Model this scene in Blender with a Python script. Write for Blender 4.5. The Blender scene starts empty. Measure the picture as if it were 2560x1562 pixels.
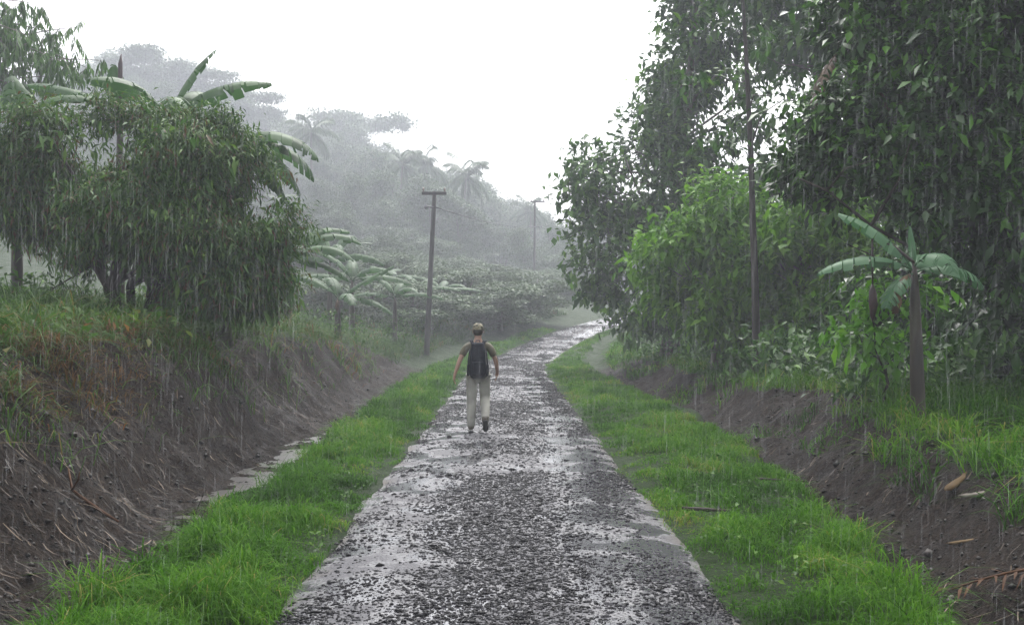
import bpy, math, random
import numpy as np
from mathutils import Vector, Matrix

R = math.radians
PI = math.pi
SC = bpy.context.scene
COL = SC.collection
rng = np.random.default_rng(11)
random.seed(5)

# ------------------------------------------------------------------ camera, sky, light, exposure
CAM_Z = 1.76
cam_d = bpy.data.cameras.new('camera')
cam = bpy.data.objects.new('camera', cam_d)
COL.objects.link(cam)
cam.location = (0, 0, CAM_Z)
cam.rotation_euler = (R(90 + 0.615), 0, R(-0.28))
cam_d.sensor_width = 36.0
cam_d.lens = 36.0
cam_d.clip_start = 0.05
cam_d.clip_end = 2000
SC.camera = cam

SUN_EL, SUN_ROT = 58, 8
world = bpy.data.worlds.new('World')
SC.world = world
world.use_nodes = True
wn, wl = world.node_tree.nodes, world.node_tree.links
wn.clear()
w_out = wn.new('ShaderNodeOutputWorld')
w_bg = wn.new('ShaderNodeBackground')
w_hsv = wn.new('ShaderNodeHueSaturation')
w_sky = wn.new('ShaderNodeTexSky')
w_sky.sky_type = 'NISHITA'
w_sky.sun_disc = False
w_sky.sun_elevation = R(SUN_EL)
w_sky.sun_rotation = R(SUN_ROT)
w_sky.air_density = 1.0
w_sky.dust_density = 6.0
w_sky.ozone_density = 1.0
w_hsv.inputs['Saturation'].default_value = 0.16
w_bg.inputs['Strength'].default_value = 0.15
wl.new(w_sky.outputs[0], w_hsv.inputs['Color'])
wl.new(w_hsv.outputs[0], w_bg.inputs['Color'])
wl.new(w_bg.outputs[0], w_out.inputs['Surface'])

sun_d = bpy.data.lights.new('sun', 'SUN')
sun_d.energy = 0.6
sun_d.angle = R(40)
sun_d.color = (1.0, 0.98, 0.95)
sun = bpy.data.objects.new('sun', sun_d)
COL.objects.link(sun)
sun.rotation_euler = (R(90 - SUN_EL), 0, R(180 - SUN_ROT))
sun.location = (0, 0, 60)

SC.view_settings.view_transform = 'Standard'
SC.view_settings.look = 'None'
SC.view_settings.gamma = 1.0
SC.view_settings.exposure = 1.6
SC.render.engine = 'CYCLES'
SC.cycles.use_denoising = True
SC.cycles.max_bounces = 6
SC.cycles.diffuse_bounces = 3
SC.cycles.glossy_bounces = 2
SC.cycles.transmission_bounces = 3
SC.cycles.volume_bounces = 1
SC.cycles.transparent_max_bounces = 12
HAZE_DENSITY = 0.0022


# ------------------------------------------------------------------ helpers
def norm(a):
    return a / np.maximum(np.linalg.norm(a, axis=-1, keepdims=True), 1e-9)


_NT = np.random.default_rng(3).random((64, 64, 64)).astype(np.float32)


def vnoise(p):
    """value noise, p (n,3) -> 0..1"""
    p = np.asarray(p, float)
    i = np.floor(p).astype(int)
    f = p - i
    f = f * f * (3 - 2 * f)
    i0 = i & 63
    i1 = (i + 1) & 63
    x0, y0, z0 = i0.T
    x1, y1, z1 = i1.T
    fx, fy, fz = f.T
    a = _NT[x0, y0, z0] * (1 - fx) + _NT[x1, y0, z0] * fx
    b = _NT[x0, y1, z0] * (1 - fx) + _NT[x1, y1, z0] * fx
    c = _NT[x0, y0, z1] * (1 - fx) + _NT[x1, y0, z1] * fx
    d = _NT[x0, y1, z1] * (1 - fx) + _NT[x1, y1, z1] * fx
    return (a * (1 - fy) + b * fy) * (1 - fz) + (c * (1 - fy) + d * fy) * fz


def fbm(p, octv=4):
    p = np.asarray(p, float)
    s, a, t = 0, 1.0, 0
    for k in range(octv):
        s = s + a * vnoise(p * (2 ** k) + 17.3 * k)
        t += a
        a *= 0.5
    return s / t


def sstep(a, b, x):
    t = np.clip((x - a) / (b - a), 0, 1)
    return t * t * (3 - 2 * t)


class Acc:
    """collects vertices and faces of ONE mesh"""
    def __init__(self):
        self.v, self.f3, self.f4, self.a, self.n = [], [], [], [], 0

    def add(self, v, f3=None, f4=None, rnd=0.5):
        v = np.asarray(v, float).reshape(-1, 3)
        if f3 is not None and len(f3):
            self.f3.append(np.asarray(f3, int).reshape(-1, 3) + self.n)
        if f4 is not None and len(f4):
            self.f4.append(np.asarray(f4, int).reshape(-1, 4) + self.n)
        self.v.append(v)
        r = np.asarray(rnd, float)
        self.a.append(np.full(len(v), float(r)) if r.ndim == 0 else r.reshape(-1))
        self.n += len(v)

    def mesh(self, name, mat, smooth=False):
        me = bpy.data.meshes.new(name)
        v = np.concatenate(self.v).astype(np.float32)
        f3 = np.concatenate(self.f3) if self.f3 else np.zeros((0, 3), int)
        f4 = np.concatenate(self.f4) if self.f4 else np.zeros((0, 4), int)
        loops = np.concatenate([f3.ravel(), f4.ravel()]).astype(np.int32)
        starts = np.concatenate([np.arange(len(f3)) * 3, len(f3) * 3 + np.arange(len(f4)) * 4]).astype(np.int32)
        me.vertices.add(len(v))
        me.vertices.foreach_set('co', v.ravel())
        me.loops.add(len(loops))
        me.loops.foreach_set('vertex_index', loops)
        me.polygons.add(len(starts))
        me.polygons.foreach_set('loop_start', starts)
        at = me.attributes.new('rnd', 'FLOAT', 'POINT')
        at.data.foreach_set('value', np.concatenate(self.a).astype(np.float32))
        me.update(calc_edges=True)
        me.validate()
        if smooth:
            me.polygons.foreach_set('use_smooth', np.ones(len(me.polygons), bool))
        if mat is not None:
            me.materials.append(mat)
        return me

    def obj(self, name, mat, parent=None, smooth=False, loc=None):
        o = bpy.data.objects.new(name, self.mesh(name, mat, smooth))
        COL.objects.link(o)
        if parent is not None:
            o.parent = parent
        if loc is not None:
            o.location = loc
        return o


def tag(o, label=None, cat=None, group=None, kind=None):
    if not cat and not kind:
        o['label'] = label
        return o
    if label:
        o['label'] = label
    if cat:
        o['category'] = cat
    if group:
        o['group'] = group
    o['kind'] = kind or 'thing'
    return o


def thing(name, label, cat, loc=(0, 0, 0), rz=0.0, group=None):
    o = bpy.data.objects.new(name, None)
    o.empty_display_size = 0.3
    COL.objects.link(o)
    o.location = loc
    o.rotation_euler = (0, 0, rz)
    return tag(o, label, cat, group)


def copy_thing(o, loc, rz, scale=(1, 1, 1), label=None, group=None):
    r = o.copy()
    COL.objects.link(r)
    r.location = loc
    r.rotation_euler = (0, 0, rz)
    r.scale = scale
    if label:
        r['label'] = label
    if group:
        r['group'] = group
    for ch in o.children:
        c = ch.copy()
        COL.objects.link(c)
        c.parent = r
        for g in ch.children:
            d = g.copy()
            COL.objects.link(d)
            d.parent = c
    return r


def tube(acc, pts, rad, sides=7, rnd=0.5, cap=True):
    pts = np.asarray(pts, float)
    n = len(pts)
    rad = np.broadcast_to(np.asarray(rad, float), (n,))
    t = np.gradient(pts, axis=0)
    t = norm(t)
    ref = np.array([0, 1.0, 0]) if abs(t[0][1]) < 0.8 else np.array([1.0, 0, 0])
    u = norm(np.cross(t, ref))
    w = np.cross(t, u)
    ang = np.arange(sides) / sides * 2 * PI
    ring = pts[:, None, :] + rad[:, None, None] * (np.cos(ang)[None, :, None] * u[:, None, :] + np.sin(ang)[None, :, None] * w[:, None, :])
    v = ring.reshape(-1, 3)
    k = np.arange(sides)
    k2 = (k + 1) % sides
    f = []
    for i in range(n - 1):
        f.append(np.stack([i * sides + k, i * sides + k2, (i + 1) * sides + k2, (i + 1) * sides + k], 1))
    f3 = []
    if cap:
        v = np.vstack([v, pts[-1:], pts[:1]])
        top, bot = n * sides, n * sides + 1
        f3 = np.vstack([np.stack([(n - 1) * sides + k, (n - 1) * sides + k2, np.full(sides, top)], 1),
                        np.stack([k2, k, np.full(sides, bot)], 1)])
    acc.add(v, f3, np.vstack(f), rnd)


def superball(acc, c, r, e=0.6, nu=20, nv=12, taper=0.0, rnd=0.5):
    """rounded box / egg: e<1 boxy, taper narrows the top"""
    u = np.linspace(0, 2 * PI, nu, endpoint=False)
    v = np.linspace(-PI / 2, PI / 2, nv)
    U, V = np.meshgrid(u, v)

    def sp(a, e):
        return np.sign(a) * np.abs(a) ** e
    x = sp(np.cos(V), e) * sp(np.cos(U), e)
    y = sp(np.cos(V), e) * sp(np.sin(U), e)
    z = sp(np.sin(V), e)
    s = 1 - taper * (z + 1) / 2
    P = np.stack([c[0] + r[0] * x * s, c[1] + r[1] * y * s, c[2] + r[2] * z], -1).reshape(-1, 3)
    f = []
    for j in range(nv - 1):
        for i in range(nu):
            f.append((j * nu + i, j * nu + (i + 1) % nu, (j + 1) * nu + (i + 1) % nu, (j + 1) * nu + i))
    acc.add(P, None, f, rnd)


def leaves(acc, P, D, N, L, W, fold=0.15, droop=0.2, rnd=0.5, simple=False):
    """many leaves at once: P base, D direction, N approx. upper side"""
    n = len(P)
    D = norm(D)
    S = norm(np.cross(D, N))
    N = np.cross(S, D)
    L = np.broadcast_to(np.asarray(L, float), (n,))[:, None]
    W = np.broadcast_to(np.asarray(W, float), (n,))[:, None]
    Z = np.array([0, 0, -1.0])
    mid = P + D * L * 0.5 + Z * (droop * 0.25) * L
    tip = P + D * L + Z * droop * L
    a = mid + S * W * 0.5 + N * fold * W
    b = mid - S * W * 0.5 + N * fold * W
    r = np.broadcast_to(np.asarray(rnd, float), (n,))
    i = np.arange(n)[:, None]
    if simple:
        v = np.stack([P, a, tip, b], 1).reshape(-1, 3)
        acc.add(v, None, i * 4 + np.array([[0, 1, 2, 3]]), np.repeat(r, 4))
    else:
        v = np.stack([P, a, mid, b, tip], 1).reshape(-1, 3)
        f = np.concatenate([i * 5 + np.array([[0, 1, 2]]), i * 5 + np.array([[0, 2, 3]]),
                            i * 5 + np.array([[1, 4, 2]]), i * 5 + np.array([[2, 4, 3]])])
        acc.add(v, f, None, np.repeat(r, 5))


def rdir(n, g=rng):
    return norm(g.normal(size=(n, 3)))


# ------------------------------------------------------------------ materials
def new_mat(name):
    m = bpy.data.materials.new(name)
    m.use_nodes = True
    nt = m.node_tree
    nt.nodes.clear()
    out = nt.nodes.new('ShaderNodeOutputMaterial')
    return m, nt, out


def N_(nt, typ, **kw):
    n = nt.nodes.new(typ)
    for k, v in kw.items():
        if k in n.inputs:
            n.inputs[k].default_value = v
        else:
            setattr(n, k, v)
    return n


def ramp(nt, fac, stops):
    r = nt.nodes.new('ShaderNodeValToRGB')
    el = r.color_ramp.elements
    while len(el) > 1:
        el.remove(el[-1])
    el[0].position = stops[0][0]
    el[0].color = (*stops[0][1], 1)
    for p, c in stops[1:]:
        e = el.new(p)
        e.color = (*c, 1)
    nt.links.new(fac, r.inputs['Fac'])
    return r.outputs['Color']


def leaf_mat(name, stops, rough=0.4, trans=0.3, spec=0.28):
    m, nt, out = new_mat(name)
    at = N_(nt, 'ShaderNodeAttribute', attribute_name='rnd')
    col = ramp(nt, at.outputs['Fac'], stops)
    p = N_(nt, 'ShaderNodeBsdfPrincipled', Roughness=rough)
    p.inputs['Specular IOR Level'].default_value = spec
    t = N_(nt, 'ShaderNodeBsdfTranslucent')
    mx = N_(nt, 'ShaderNodeMixShader')
    mx.inputs[0].default_value = trans
    nt.links.new(col, p.inputs['Base Color'])
    nt.links.new(col, t.inputs['Color'])
    nt.links.new(p.outputs[0], mx.inputs[1])
    nt.links.new(t.outputs[0], mx.inputs[2])
    nt.links.new(mx.outputs[0], out.inputs['Surface'])
    return m


def noise_mat(name, stops, scale=8.0, rough=(0.5, 0.7), detail=6.0, bump=0.3, bump_dist=0.02, stretch=None, spec=0.5):
    m, nt, out = new_mat(name)
    co = N_(nt, 'ShaderNodeTexCoord')
    src = co.outputs['Object']
    if stretch:
        mp = N_(nt, 'ShaderNodeMapping')
        mp.inputs['Scale'].default_value = stretch
        nt.links.new(src, mp.inputs['Vector'])
        src = mp.outputs[0]
    no = N_(nt, 'ShaderNodeTexNoise', Scale=scale, Detail=detail)
    nt.links.new(src, no.inputs['Vector'])
    col = ramp(nt, no.outputs['Fac'], stops)
    p = N_(nt, 'ShaderNodeBsdfPrincipled')
    p.inputs['Specular IOR Level'].default_value = spec
    nt.links.new(col, p.inputs['Base Color'])
    mr = N_(nt, 'ShaderNodeMapRange')
    mr.inputs['To Min'].default_value, mr.inputs['To Max'].default_value = rough
    nt.links.new(no.outputs['Fac'], mr.inputs['Value'])
    nt.links.new(mr.outputs[0], p.inputs['Roughness'])
    if bump:
        b = N_(nt, 'ShaderNodeBump', Strength=bump, Distance=bump_dist)
        nt.links.new(no.outputs['Fac'], b.inputs['Height'])
        nt.links.new(b.outputs[0], p.inputs['Normal'])
    nt.links.new(p.outputs[0], out.inputs['Surface'])
    return m


M = {}
M['grass'] = leaf_mat('lush_grass', [(0, (.016, .055, .004)), (.4, (.042, .125, .007)), (.75, (.075, .185, .012)), (.93, (.11, .21, .02)), (1, (.19, .19, .05))], .6, .45, .04)
M['bank_grass'] = leaf_mat('bank_grass', [(0, (.016, .045, .006)), (.5, (.036, .09, .010)), (.8, (.065, .125, .016)), (.9, (.12, .085, .025)), (1, (.15, .065, .022))], .55, .45, .1)
M['straw'] = leaf_mat('dead_straw', [(0, (.012, .0095, .007)), (.5, (.030, .021, .015)), (.85, (.068, .046, .028)), (1, (.19, .145, .10))], .5, .1, .12)
M['dark_leaf'] = leaf_mat('dark_glossy_leaf', [(0, (.008, .026, .006)), (.5, (.022, .064, .011)), (.82, (.048, .13, .018)), (1, (.10, .26, .024))], .33, .25)
M['mid_leaf'] = leaf_mat('broad_leaf', [(0, (.013, .045, .009)), (.5, (.040, .108, .018)), (.9, (.085, .19, .03)), (1, (.13, .25, .045))], .45, .3, .2)
M['fresh_leaf'] = leaf_mat('fresh_leaf', [(0, (.035, .11, .006)), (.5, (.085, .22, .012)), (.9, (.15, .32, .025)), (1, (.20, .38, .05))], .45, .4, .15)
M['lime_leaf'] = leaf_mat('lime_leaf', [(0, (.05, .15, .008)), (.6, (.11, .31, .014)), (1, (.19, .42, .03))], .38, .4)
M['bush_leaf'] = leaf_mat('drooping_bush_leaf', [(0, (.014, .048, .008)), (.5, (.046, .115, .018)), (.9, (.105, .19, .03)), (.975, (.07, .06, .02)), (1, (.09, .055, .022))], .5, .3, .16)
M['hill_leaf'] = leaf_mat('hill_leaf', [(0, (.03, .06, .022)), (.6, (.055, .105, .036)), (1, (.09, .15, .05))], .5, .2)
M['banana_leaf'] = leaf_mat('banana_leaf', [(0, (.022, .06, .018)), (.6, (.04, .098, .03)), (1, (.075, .15, .055))], .5, .35, .25)
M['banana_blue'] = leaf_mat('blue_green_banana_leaf', [(0, (.045, .12, .05)), (.6, (.07, .16, .072)), (1, (.12, .22, .12))], .5, .35, .25)
M['dry_leaf'] = leaf_mat('dry_banana_leaf', [(0, (.03, .016, .009)), (.6, (.065, .036, .018)), (1, (.11, .065, .03))], .6, .2)
M['bark'] = noise_mat('wet_bark', [(.3, (.03, .024, .02)), (.55, (.075, .06, .048)), (.75, (.12, .10, .085))], 9, (.45, .7), stretch=(1, 1, .25), bump=.5)
M['dark_bark'] = noise_mat('dark_wet_bark', [(.3, (.014, .011, .009)), (.7, (.045, .036, .03))], 9, (.6, .8), stretch=(1, 1, .25), bump=.5, spec=.1)
M['red_bark'] = noise_mat('reddish_bark', [(.3, (.012, .009, .008)), (.55, (.03, .022, .019)), (.75, (.07, .056, .05))], 7, (.5, .7), stretch=(1, 1, .3), bump=.5)
M['stem'] = noise_mat('banana_stem', [(.3, (.008, .0055, .004)), (.5, (.026, .017, .010)), (.72, (.045, .048, .018))], 7, (.35, .6), stretch=(1, 1, .25), bump=.4)
M['pole_wood'] = noise_mat('weathered_pole_wood', [(.3, (.035, .032, .031)), (.7, (.08, .074, .072))], 6, (.6, .8), stretch=(1, 1, .1))
M['metal'] = noise_mat('dull_metal', [(.3, (.10, .10, .11)), (.7, (.16, .16, .17))], 12, (.4, .6), bump=.05)
M['ceramic'] = noise_mat('insulator_ceramic', [(.3, (.16, .12, .10)), (.7, (.24, .2, .18))], 5, (.2, .3), bump=0)
M['wire'] = noise_mat('wire_rubber', [(.3, (.03, .03, .032)), (.7, (.05, .05, .052))], 3, (.6, .7), bump=0)
M['split_wood'] = noise_mat('split_wood', [(.3, (.04, .023, .010)), (.5, (.11, .07, .03)), (.7, (.21, .15, .085))], 9, (.6, .8), stretch=(.25, 1.6, 1.6), bump=.5, spec=.12)
M['pale_wood'] = noise_mat('pale_wet_wood', [(.3, (.08, .067, .054)), (.6, (.17, .15, .13))], 9, (.6, .8), stretch=(.25, 1.6, 1.6), bump=.4, spec=.12)
M['frond'] = noise_mat('dead_frond', [(.3, (.03, .014, .006)), (.6, (.06, .026, .010)), (.8, (.10, .052, .022))], 12, (.6, .8), bump=.3, spec=.1)
M['stone'] = leaf_mat('wet_road_stone', [(0, (.003, .003, .0035)), (.6, (.014, .014, .016)), (.9, (.045, .044, .048)), (1, (.18, .175, .18))], .5, 0, .12)
M['clod'] = leaf_mat('mud_clod', [(0, (.005, .0045, .004)), (.6, (.014, .012, .010)), (.95, (.035, .03, .027)), (1, (.15, .135, .125))], .5, 0, .15)
M['skin'] = noise_mat('skin', [(.3, (.26, .15, .105)), (.7, (.34, .21, .15))], 6, (.4, .5), bump=.02)
M['shirt'] = noise_mat('olive_shirt', [(.3, (.07, .062, .038)), (.7, (.125, .112, .07))], 7, (.7, .85), bump=.25)
M['trousers'] = noise_mat('khaki_trousers', [(.3, (.24, .235, .205)), (.7, (.40, .39, .34))], 5, (.7, .85), bump=.3, bump_dist=.03)
M['boot'] = noise_mat('boot_leather', [(.3, (.16, .14, .11)), (.7, (.26, .23, .19))], 12, (.5, .7), bump=.1)
M['sole'] = noise_mat('boot_sole', [(.3, (.012, .012, .012)), (.7, (.03, .028, .026))], 12, (.5, .7), bump=.1)
M['pack'] = noise_mat('dark_backpack_nylon', [(.3, (.004, .006, .010)), (.7, (.012, .015, .024))], 14, (.6, .8), bump=.15, spec=.12)
M['pack_trim'] = noise_mat('backpack_trim', [(.3, (.03, .034, .045)), (.7, (.03, .034, .045))], 14, (.5, .7), bump=.1, spec=.15)
M['hair'] = noise_mat('dark_hair', [(.3, (.012, .009, .007)), (.7, (.03, .022, .016))], 30, (.5, .6), bump=.3)
M['eye'] = noise_mat('eye', [(.3, (.3, .28, .26)), (.7, (.4, .38, .36))], 3, (.2, .2), bump=0)
M['bud'] = noise_mat('banana_bud', [(.3, (.018, .010, .012)), (.7, (.05, .022, .022))], 9, (.35, .5), bump=.2)


def camo_mat():
    m, nt, out = new_mat('camouflage_cap_cloth')
    co = N_(nt, 'ShaderNodeTexCoord')
    no = N_(nt, 'ShaderNodeTexNoise', Scale=16.0, Detail=1.5)
    nt.links.new(co.outputs['Object'], no.inputs['Vector'])
    r = nt.nodes.new('ShaderNodeValToRGB')
    r.color_ramp.interpolation = 'CONSTANT'
    el = r.color_ramp.elements
    el[0].position, el[0].color = 0, (.05, .05, .03, 1)
    el[1].position, el[1].color = .43, (.22, .2, .14, 1)
    e = el.new(.58)
    e.color = (.16, .14, .08, 1)
    nt.links.new(no.outputs['Fac'], r.inputs['Fac'])
    p = N_(nt, 'ShaderNodeBsdfPrincipled', Roughness=.8)
    nt.links.new(r.outputs[0], p.inputs['Base Color'])
    nt.links.new(p.outputs[0], out.inputs['Surface'])
    return m


M['camo'] = camo_mat()


def ground_mat():
    m, nt, out = new_mat('muddy_ground')
    L = nt.links.new
    co = N_(nt, 'ShaderNodeTexCoord')
    at = N_(nt, 'ShaderNodeAttribute', attribute_name='rnd')          # 1 = bare mud, 0 = grown over
    n1 = N_(nt, 'ShaderNodeTexNoise', Scale=2.2, Detail=9.0, Roughness=.65)
    n2 = N_(nt, 'ShaderNodeTexNoise', Scale=22.0, Detail=6.0, Roughness=.7)
    L(co.outputs['Object'], n1.inputs['Vector'])
    L(co.outputs['Object'], n2.inputs['Vector'])
    mud = ramp(nt, n2.outputs['Fac'], [(.3, (.005, .0038, .003)), (.48, (.014, .0105, .0082)), (.62, (.030, .0225, .018)), (.78, (.080, .065, .054))])
    tone = ramp(nt, n1.outputs['Fac'], [(.35, (.75, .72, .72)), (.62, (1.25, 1.12, .98))])
    mul = N_(nt, 'ShaderNodeMixRGB', blend_type='MULTIPLY')
    mul.inputs['Fac'].default_value = 1
    L(mud, mul.inputs['Color1'])
    L(tone, mul.inputs['Color2'])
    veg = ramp(nt, n2.outputs['Fac'], [(.3, (.008, .018, .005)), (.55, (.018, .038, .008)), (.75, (.035, .06, .016))])
    add = N_(nt, 'ShaderNodeMath', operation='MULTIPLY_ADD')
    L(n1.outputs['Fac'], add.inputs[0])
    add.inputs[1].default_value = .8
    L(at.outputs['Fac'], add.inputs[2])
    fac = N_(nt, 'ShaderNodeMapRange')
    fac.inputs['From Min'].default_value, fac.inputs['From Max'].default_value = .75, 1.05
    L(add.outputs[0], fac.inputs['Value'])
    mx = N_(nt, 'ShaderNodeMixRGB')
    L(fac.outputs[0], mx.inputs['Fac'])
    L(veg, mx.inputs['Color1'])
    L(mul.outputs[0], mx.inputs['Color2'])
    p = N_(nt, 'ShaderNodeBsdfPrincipled')
    L(mx.outputs[0], p.inputs['Base Color'])
    p.inputs['Specular IOR Level'].default_value = .07
    rr = N_(nt, 'ShaderNodeMapRange')
    rr.inputs['From Min'].default_value, rr.inputs['From Max'].default_value = .35, .65
    rr.inputs['To Min'].default_value, rr.inputs['To Max'].default_value = .5, .8
    L(n1.outputs['Fac'], rr.inputs['Value'])
    L(rr.outputs[0], p.inputs['Roughness'])
    b = N_(nt, 'ShaderNodeBump', Strength=1.0, Distance=.09)
    L(n2.outputs['Fac'], b.inputs['Height'])
    L(b.outputs[0], p.inputs['Normal'])
    L(p.outputs[0], out.inputs['Surface'])
    return m


def road_mat():
    m, nt, out = new_mat('wet_gravel_road')
    L = nt.links.new
    co = N_(nt, 'ShaderNodeTexCoord')
    at = N_(nt, 'ShaderNodeAttribute', attribute_name='rnd')          # 0 left edge .. 1 right edge
    mp = N_(nt, 'ShaderNodeMapping')
    mp.inputs['Scale'].default_value = (1.0, .9, 1)
    L(co.outputs['Object'], mp.inputs['Vector'])
    big = N_(nt, 'ShaderNodeTexNoise', Scale=1.5, Detail=5.0, Roughness=.6)
    L(mp.outputs[0], big.inputs['Vector'])
    fine = N_(nt, 'ShaderNodeTexNoise', Scale=55.0, Detail=5.0, Roughness=.75)
    L(co.outputs['Object'], fine.inputs['Vector'])
    vor = N_(nt, 'ShaderNodeTexVoronoi', Scale=34.0)
    L(co.outputs['Object'], vor.inputs['Vector'])
    grit = ramp(nt, fine.outputs['Fac'], [(.3, (.02, .02, .024)), (.5, (.058, .057, .064)), (.68, (.105, .102, .114)), (.8, (.18, .176, .186))])
    # sandy edges
    e1 = N_(nt, 'ShaderNodeMath', operation='SUBTRACT')
    L(at.outputs['Fac'], e1.inputs[0])
    e1.inputs[1].default_value = .5
    e2 = N_(nt, 'ShaderNodeMath', operation='ABSOLUTE')
    L(e1.outputs[0], e2.inputs[0])
    e3 = N_(nt, 'ShaderNodeMath', operation='MULTIPLY_ADD')
    L(big.outputs['Fac'], e3.inputs[0])
    e3.inputs[1].default_value = .22
    L(e2.outputs[0], e3.inputs[2])
    ef = N_(nt, 'ShaderNodeMapRange')
    ef.inputs['From Min'].default_value, ef.inputs['From Max'].default_value = .565, .63
    L(e3.outputs[0], ef.inputs['Value'])
    sand = ramp(nt, fine.outputs['Fac'], [(.3, (.035, .030, .025)), (.55, (.08, .068, .056)), (.75, (.14, .12, .10))])
    mx = N_(nt, 'ShaderNodeMixRGB')
    L(ef.outputs[0], mx.inputs['Fac'])
    L(grit, mx.inputs['Color1'])
    L(sand, mx.inputs['Color2'])
    p = N_(nt, 'ShaderNodeBsdfPrincipled')
    L(mx.outputs[0], p.inputs['Base Color'])
    p.inputs['Specular IOR Level'].default_value = .5
    # standing water where the big noise is low
    lane = ramp(nt, at.outputs['Fac'], [(0, (.5, .5, .5)), (.14, (.34, .34, .34)), (.26, (.38, .38, .38)), (.46, (.62, .62, .62)), (.6, (.58, .58, .58)), (.70, (.27, .27, .27)), (.90, (.29, .29, .29)), (1, (.55, .55, .55))])
    lb = N_(nt, 'ShaderNodeMath', operation='MULTIPLY_ADD')
    L(lane, lb.inputs[0])
    lb.inputs[1].default_value = .42
    L(big.outputs['Fac'], lb.inputs[2])
    wet = N_(nt, 'ShaderNodeMapRange')
    wet.inputs['From Min'].default_value, wet.inputs['From Max'].default_value = .61, .73
    L(lb.outputs[0], wet.inputs['Value'])
    rr = N_(nt, 'ShaderNodeMapRange')
    rr.inputs['To Min'].default_value, rr.inputs['To Max'].default_value = .05, .5
    L(wet.outputs[0], rr.inputs['Value'])
    L(rr.outputs[0], p.inputs['Roughness'])
    sp_l = N_(nt, 'ShaderNodeMapRange')
    sp_l.inputs['To Min'].default_value, sp_l.inputs['To Max'].default_value = .9, .2
    L(wet.outputs[0], sp_l.inputs['Value'])
    L(sp_l.outputs[0], p.inputs['Specular IOR Level'])
    hh = N_(nt, 'ShaderNodeMath', operation='ADD')
    L(fine.outputs['Fac'], hh.inputs[0])
    L(vor.outputs['Distance'], hh.inputs[1])
    bs = N_(nt, 'ShaderNodeMapRange')
    bs.inputs['To Min'].default_value, bs.inputs['To Max'].default_value = .06, .7
    L(wet.outputs[0], bs.inputs['Value'])
    b = N_(nt, 'ShaderNodeBump', Distance=.012)
    L(bs.outputs[0], b.inputs['Strength'])
    L(hh.outputs[0], b.inputs['Height'])
    L(b.outputs[0], p.inputs['Normal'])
    L(p.outputs[0], out.inputs['Surface'])
    return m


def rain_mat():
    m, nt, out = new_mat('rain_water')
    g = N_(nt, 'ShaderNodeBsdfTranslucent')
    g.inputs['Color'].default_value = (.9, .92, .95, 1)
    d = N_(nt, 'ShaderNodeBsdfDiffuse')
    d.inputs['Color'].default_value = (.9, .92, .95, 1)
    t = N_(nt, 'ShaderNodeBsdfTransparent')
    a = N_(nt, 'ShaderNodeMixShader')
    a.inputs[0].default_value = .5
    b = N_(nt, 'ShaderNodeMixShader')
    b.inputs[0].default_value = .08
    nt.links.new(d.outputs[0], a.inputs[1])
    nt.links.new(g.outputs[0], a.inputs[2])
    nt.links.new(t.outputs[0], b.inputs[1])
    nt.links.new(a.outputs[0], b.inputs[2])
    nt.links.new(b.outputs[0], out.inputs['Surface'])
    return m


# ------------------------------------------------------------------ the lie of the land
_ys = np.arange(-120, 420, .5)
_kx = ([-120, 38, 43, 48, 53, 60, 70, 80, 95, 120, 160, 420], [0, 0, .22, .95, 2.0, 3.9, 7.0, 10.5, 16.5, 27, 44, 150])
_kz = ([-120, 40, 44, 48, 53, 60, 70, 80, 95, 120, 160, 420], [0, 0, .06, .22, .6, 1.2, 1.9, 2.5, 3.2, 4.2, 5.6, 11])
_ker = np.hanning(13)
_ker /= _ker.sum()


def _smooth(k):
    a = np.interp(_ys, *k)
    return np.convolve(np.pad(a, 6, 'edge'), _ker, 'valid')


_xc, _zc = _smooth(_kx), _smooth(_kz)


def road_x(y):
    return np.interp(y, _ys, _xc)


def road_z(y):
    return np.interp(y, _ys, _zc)


ROAD_HALF = 1.42


def left_edges(y):
    ver = np.interp(y, [0, 6, 8, 12, 19, 30, 42, 60], [2.5, 2.5, 2.36, 2.52, 2.75, 2.85, 2.8, 2.7])
    hb = np.interp(y, [-20, 11, 16, 23, 30, 36, 43, 55, 90], [1.45, 1.45, 1.62, 1.62, 1.3, .95, .62, .45, .5])
    dd = np.interp(y, [0, 8, 20, 32, 45, 60], [.27, .27, .22, .14, .03, 0])
    return ver, hb, dd


def right_edges(y):
    ver = np.interp(y, [0, 6, 10.5, 15.3, 22, 28, 40, 50, 60], [2.55, 2.62, 3.0, 3.45, 3.4, 3.25, 3.0, 2.6, 2.2])
    hb = np.interp(y, [-20, 9, 12, 23, 32, 45, 60, 90], [.45, .47, .64, .52, .45, .4, .5, .6])
    dd = np.interp(y, [0, 8, 16, 30, 42, 60], [.24, .24, .16, .1, .02, 0])
    return ver, hb, dd


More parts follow.
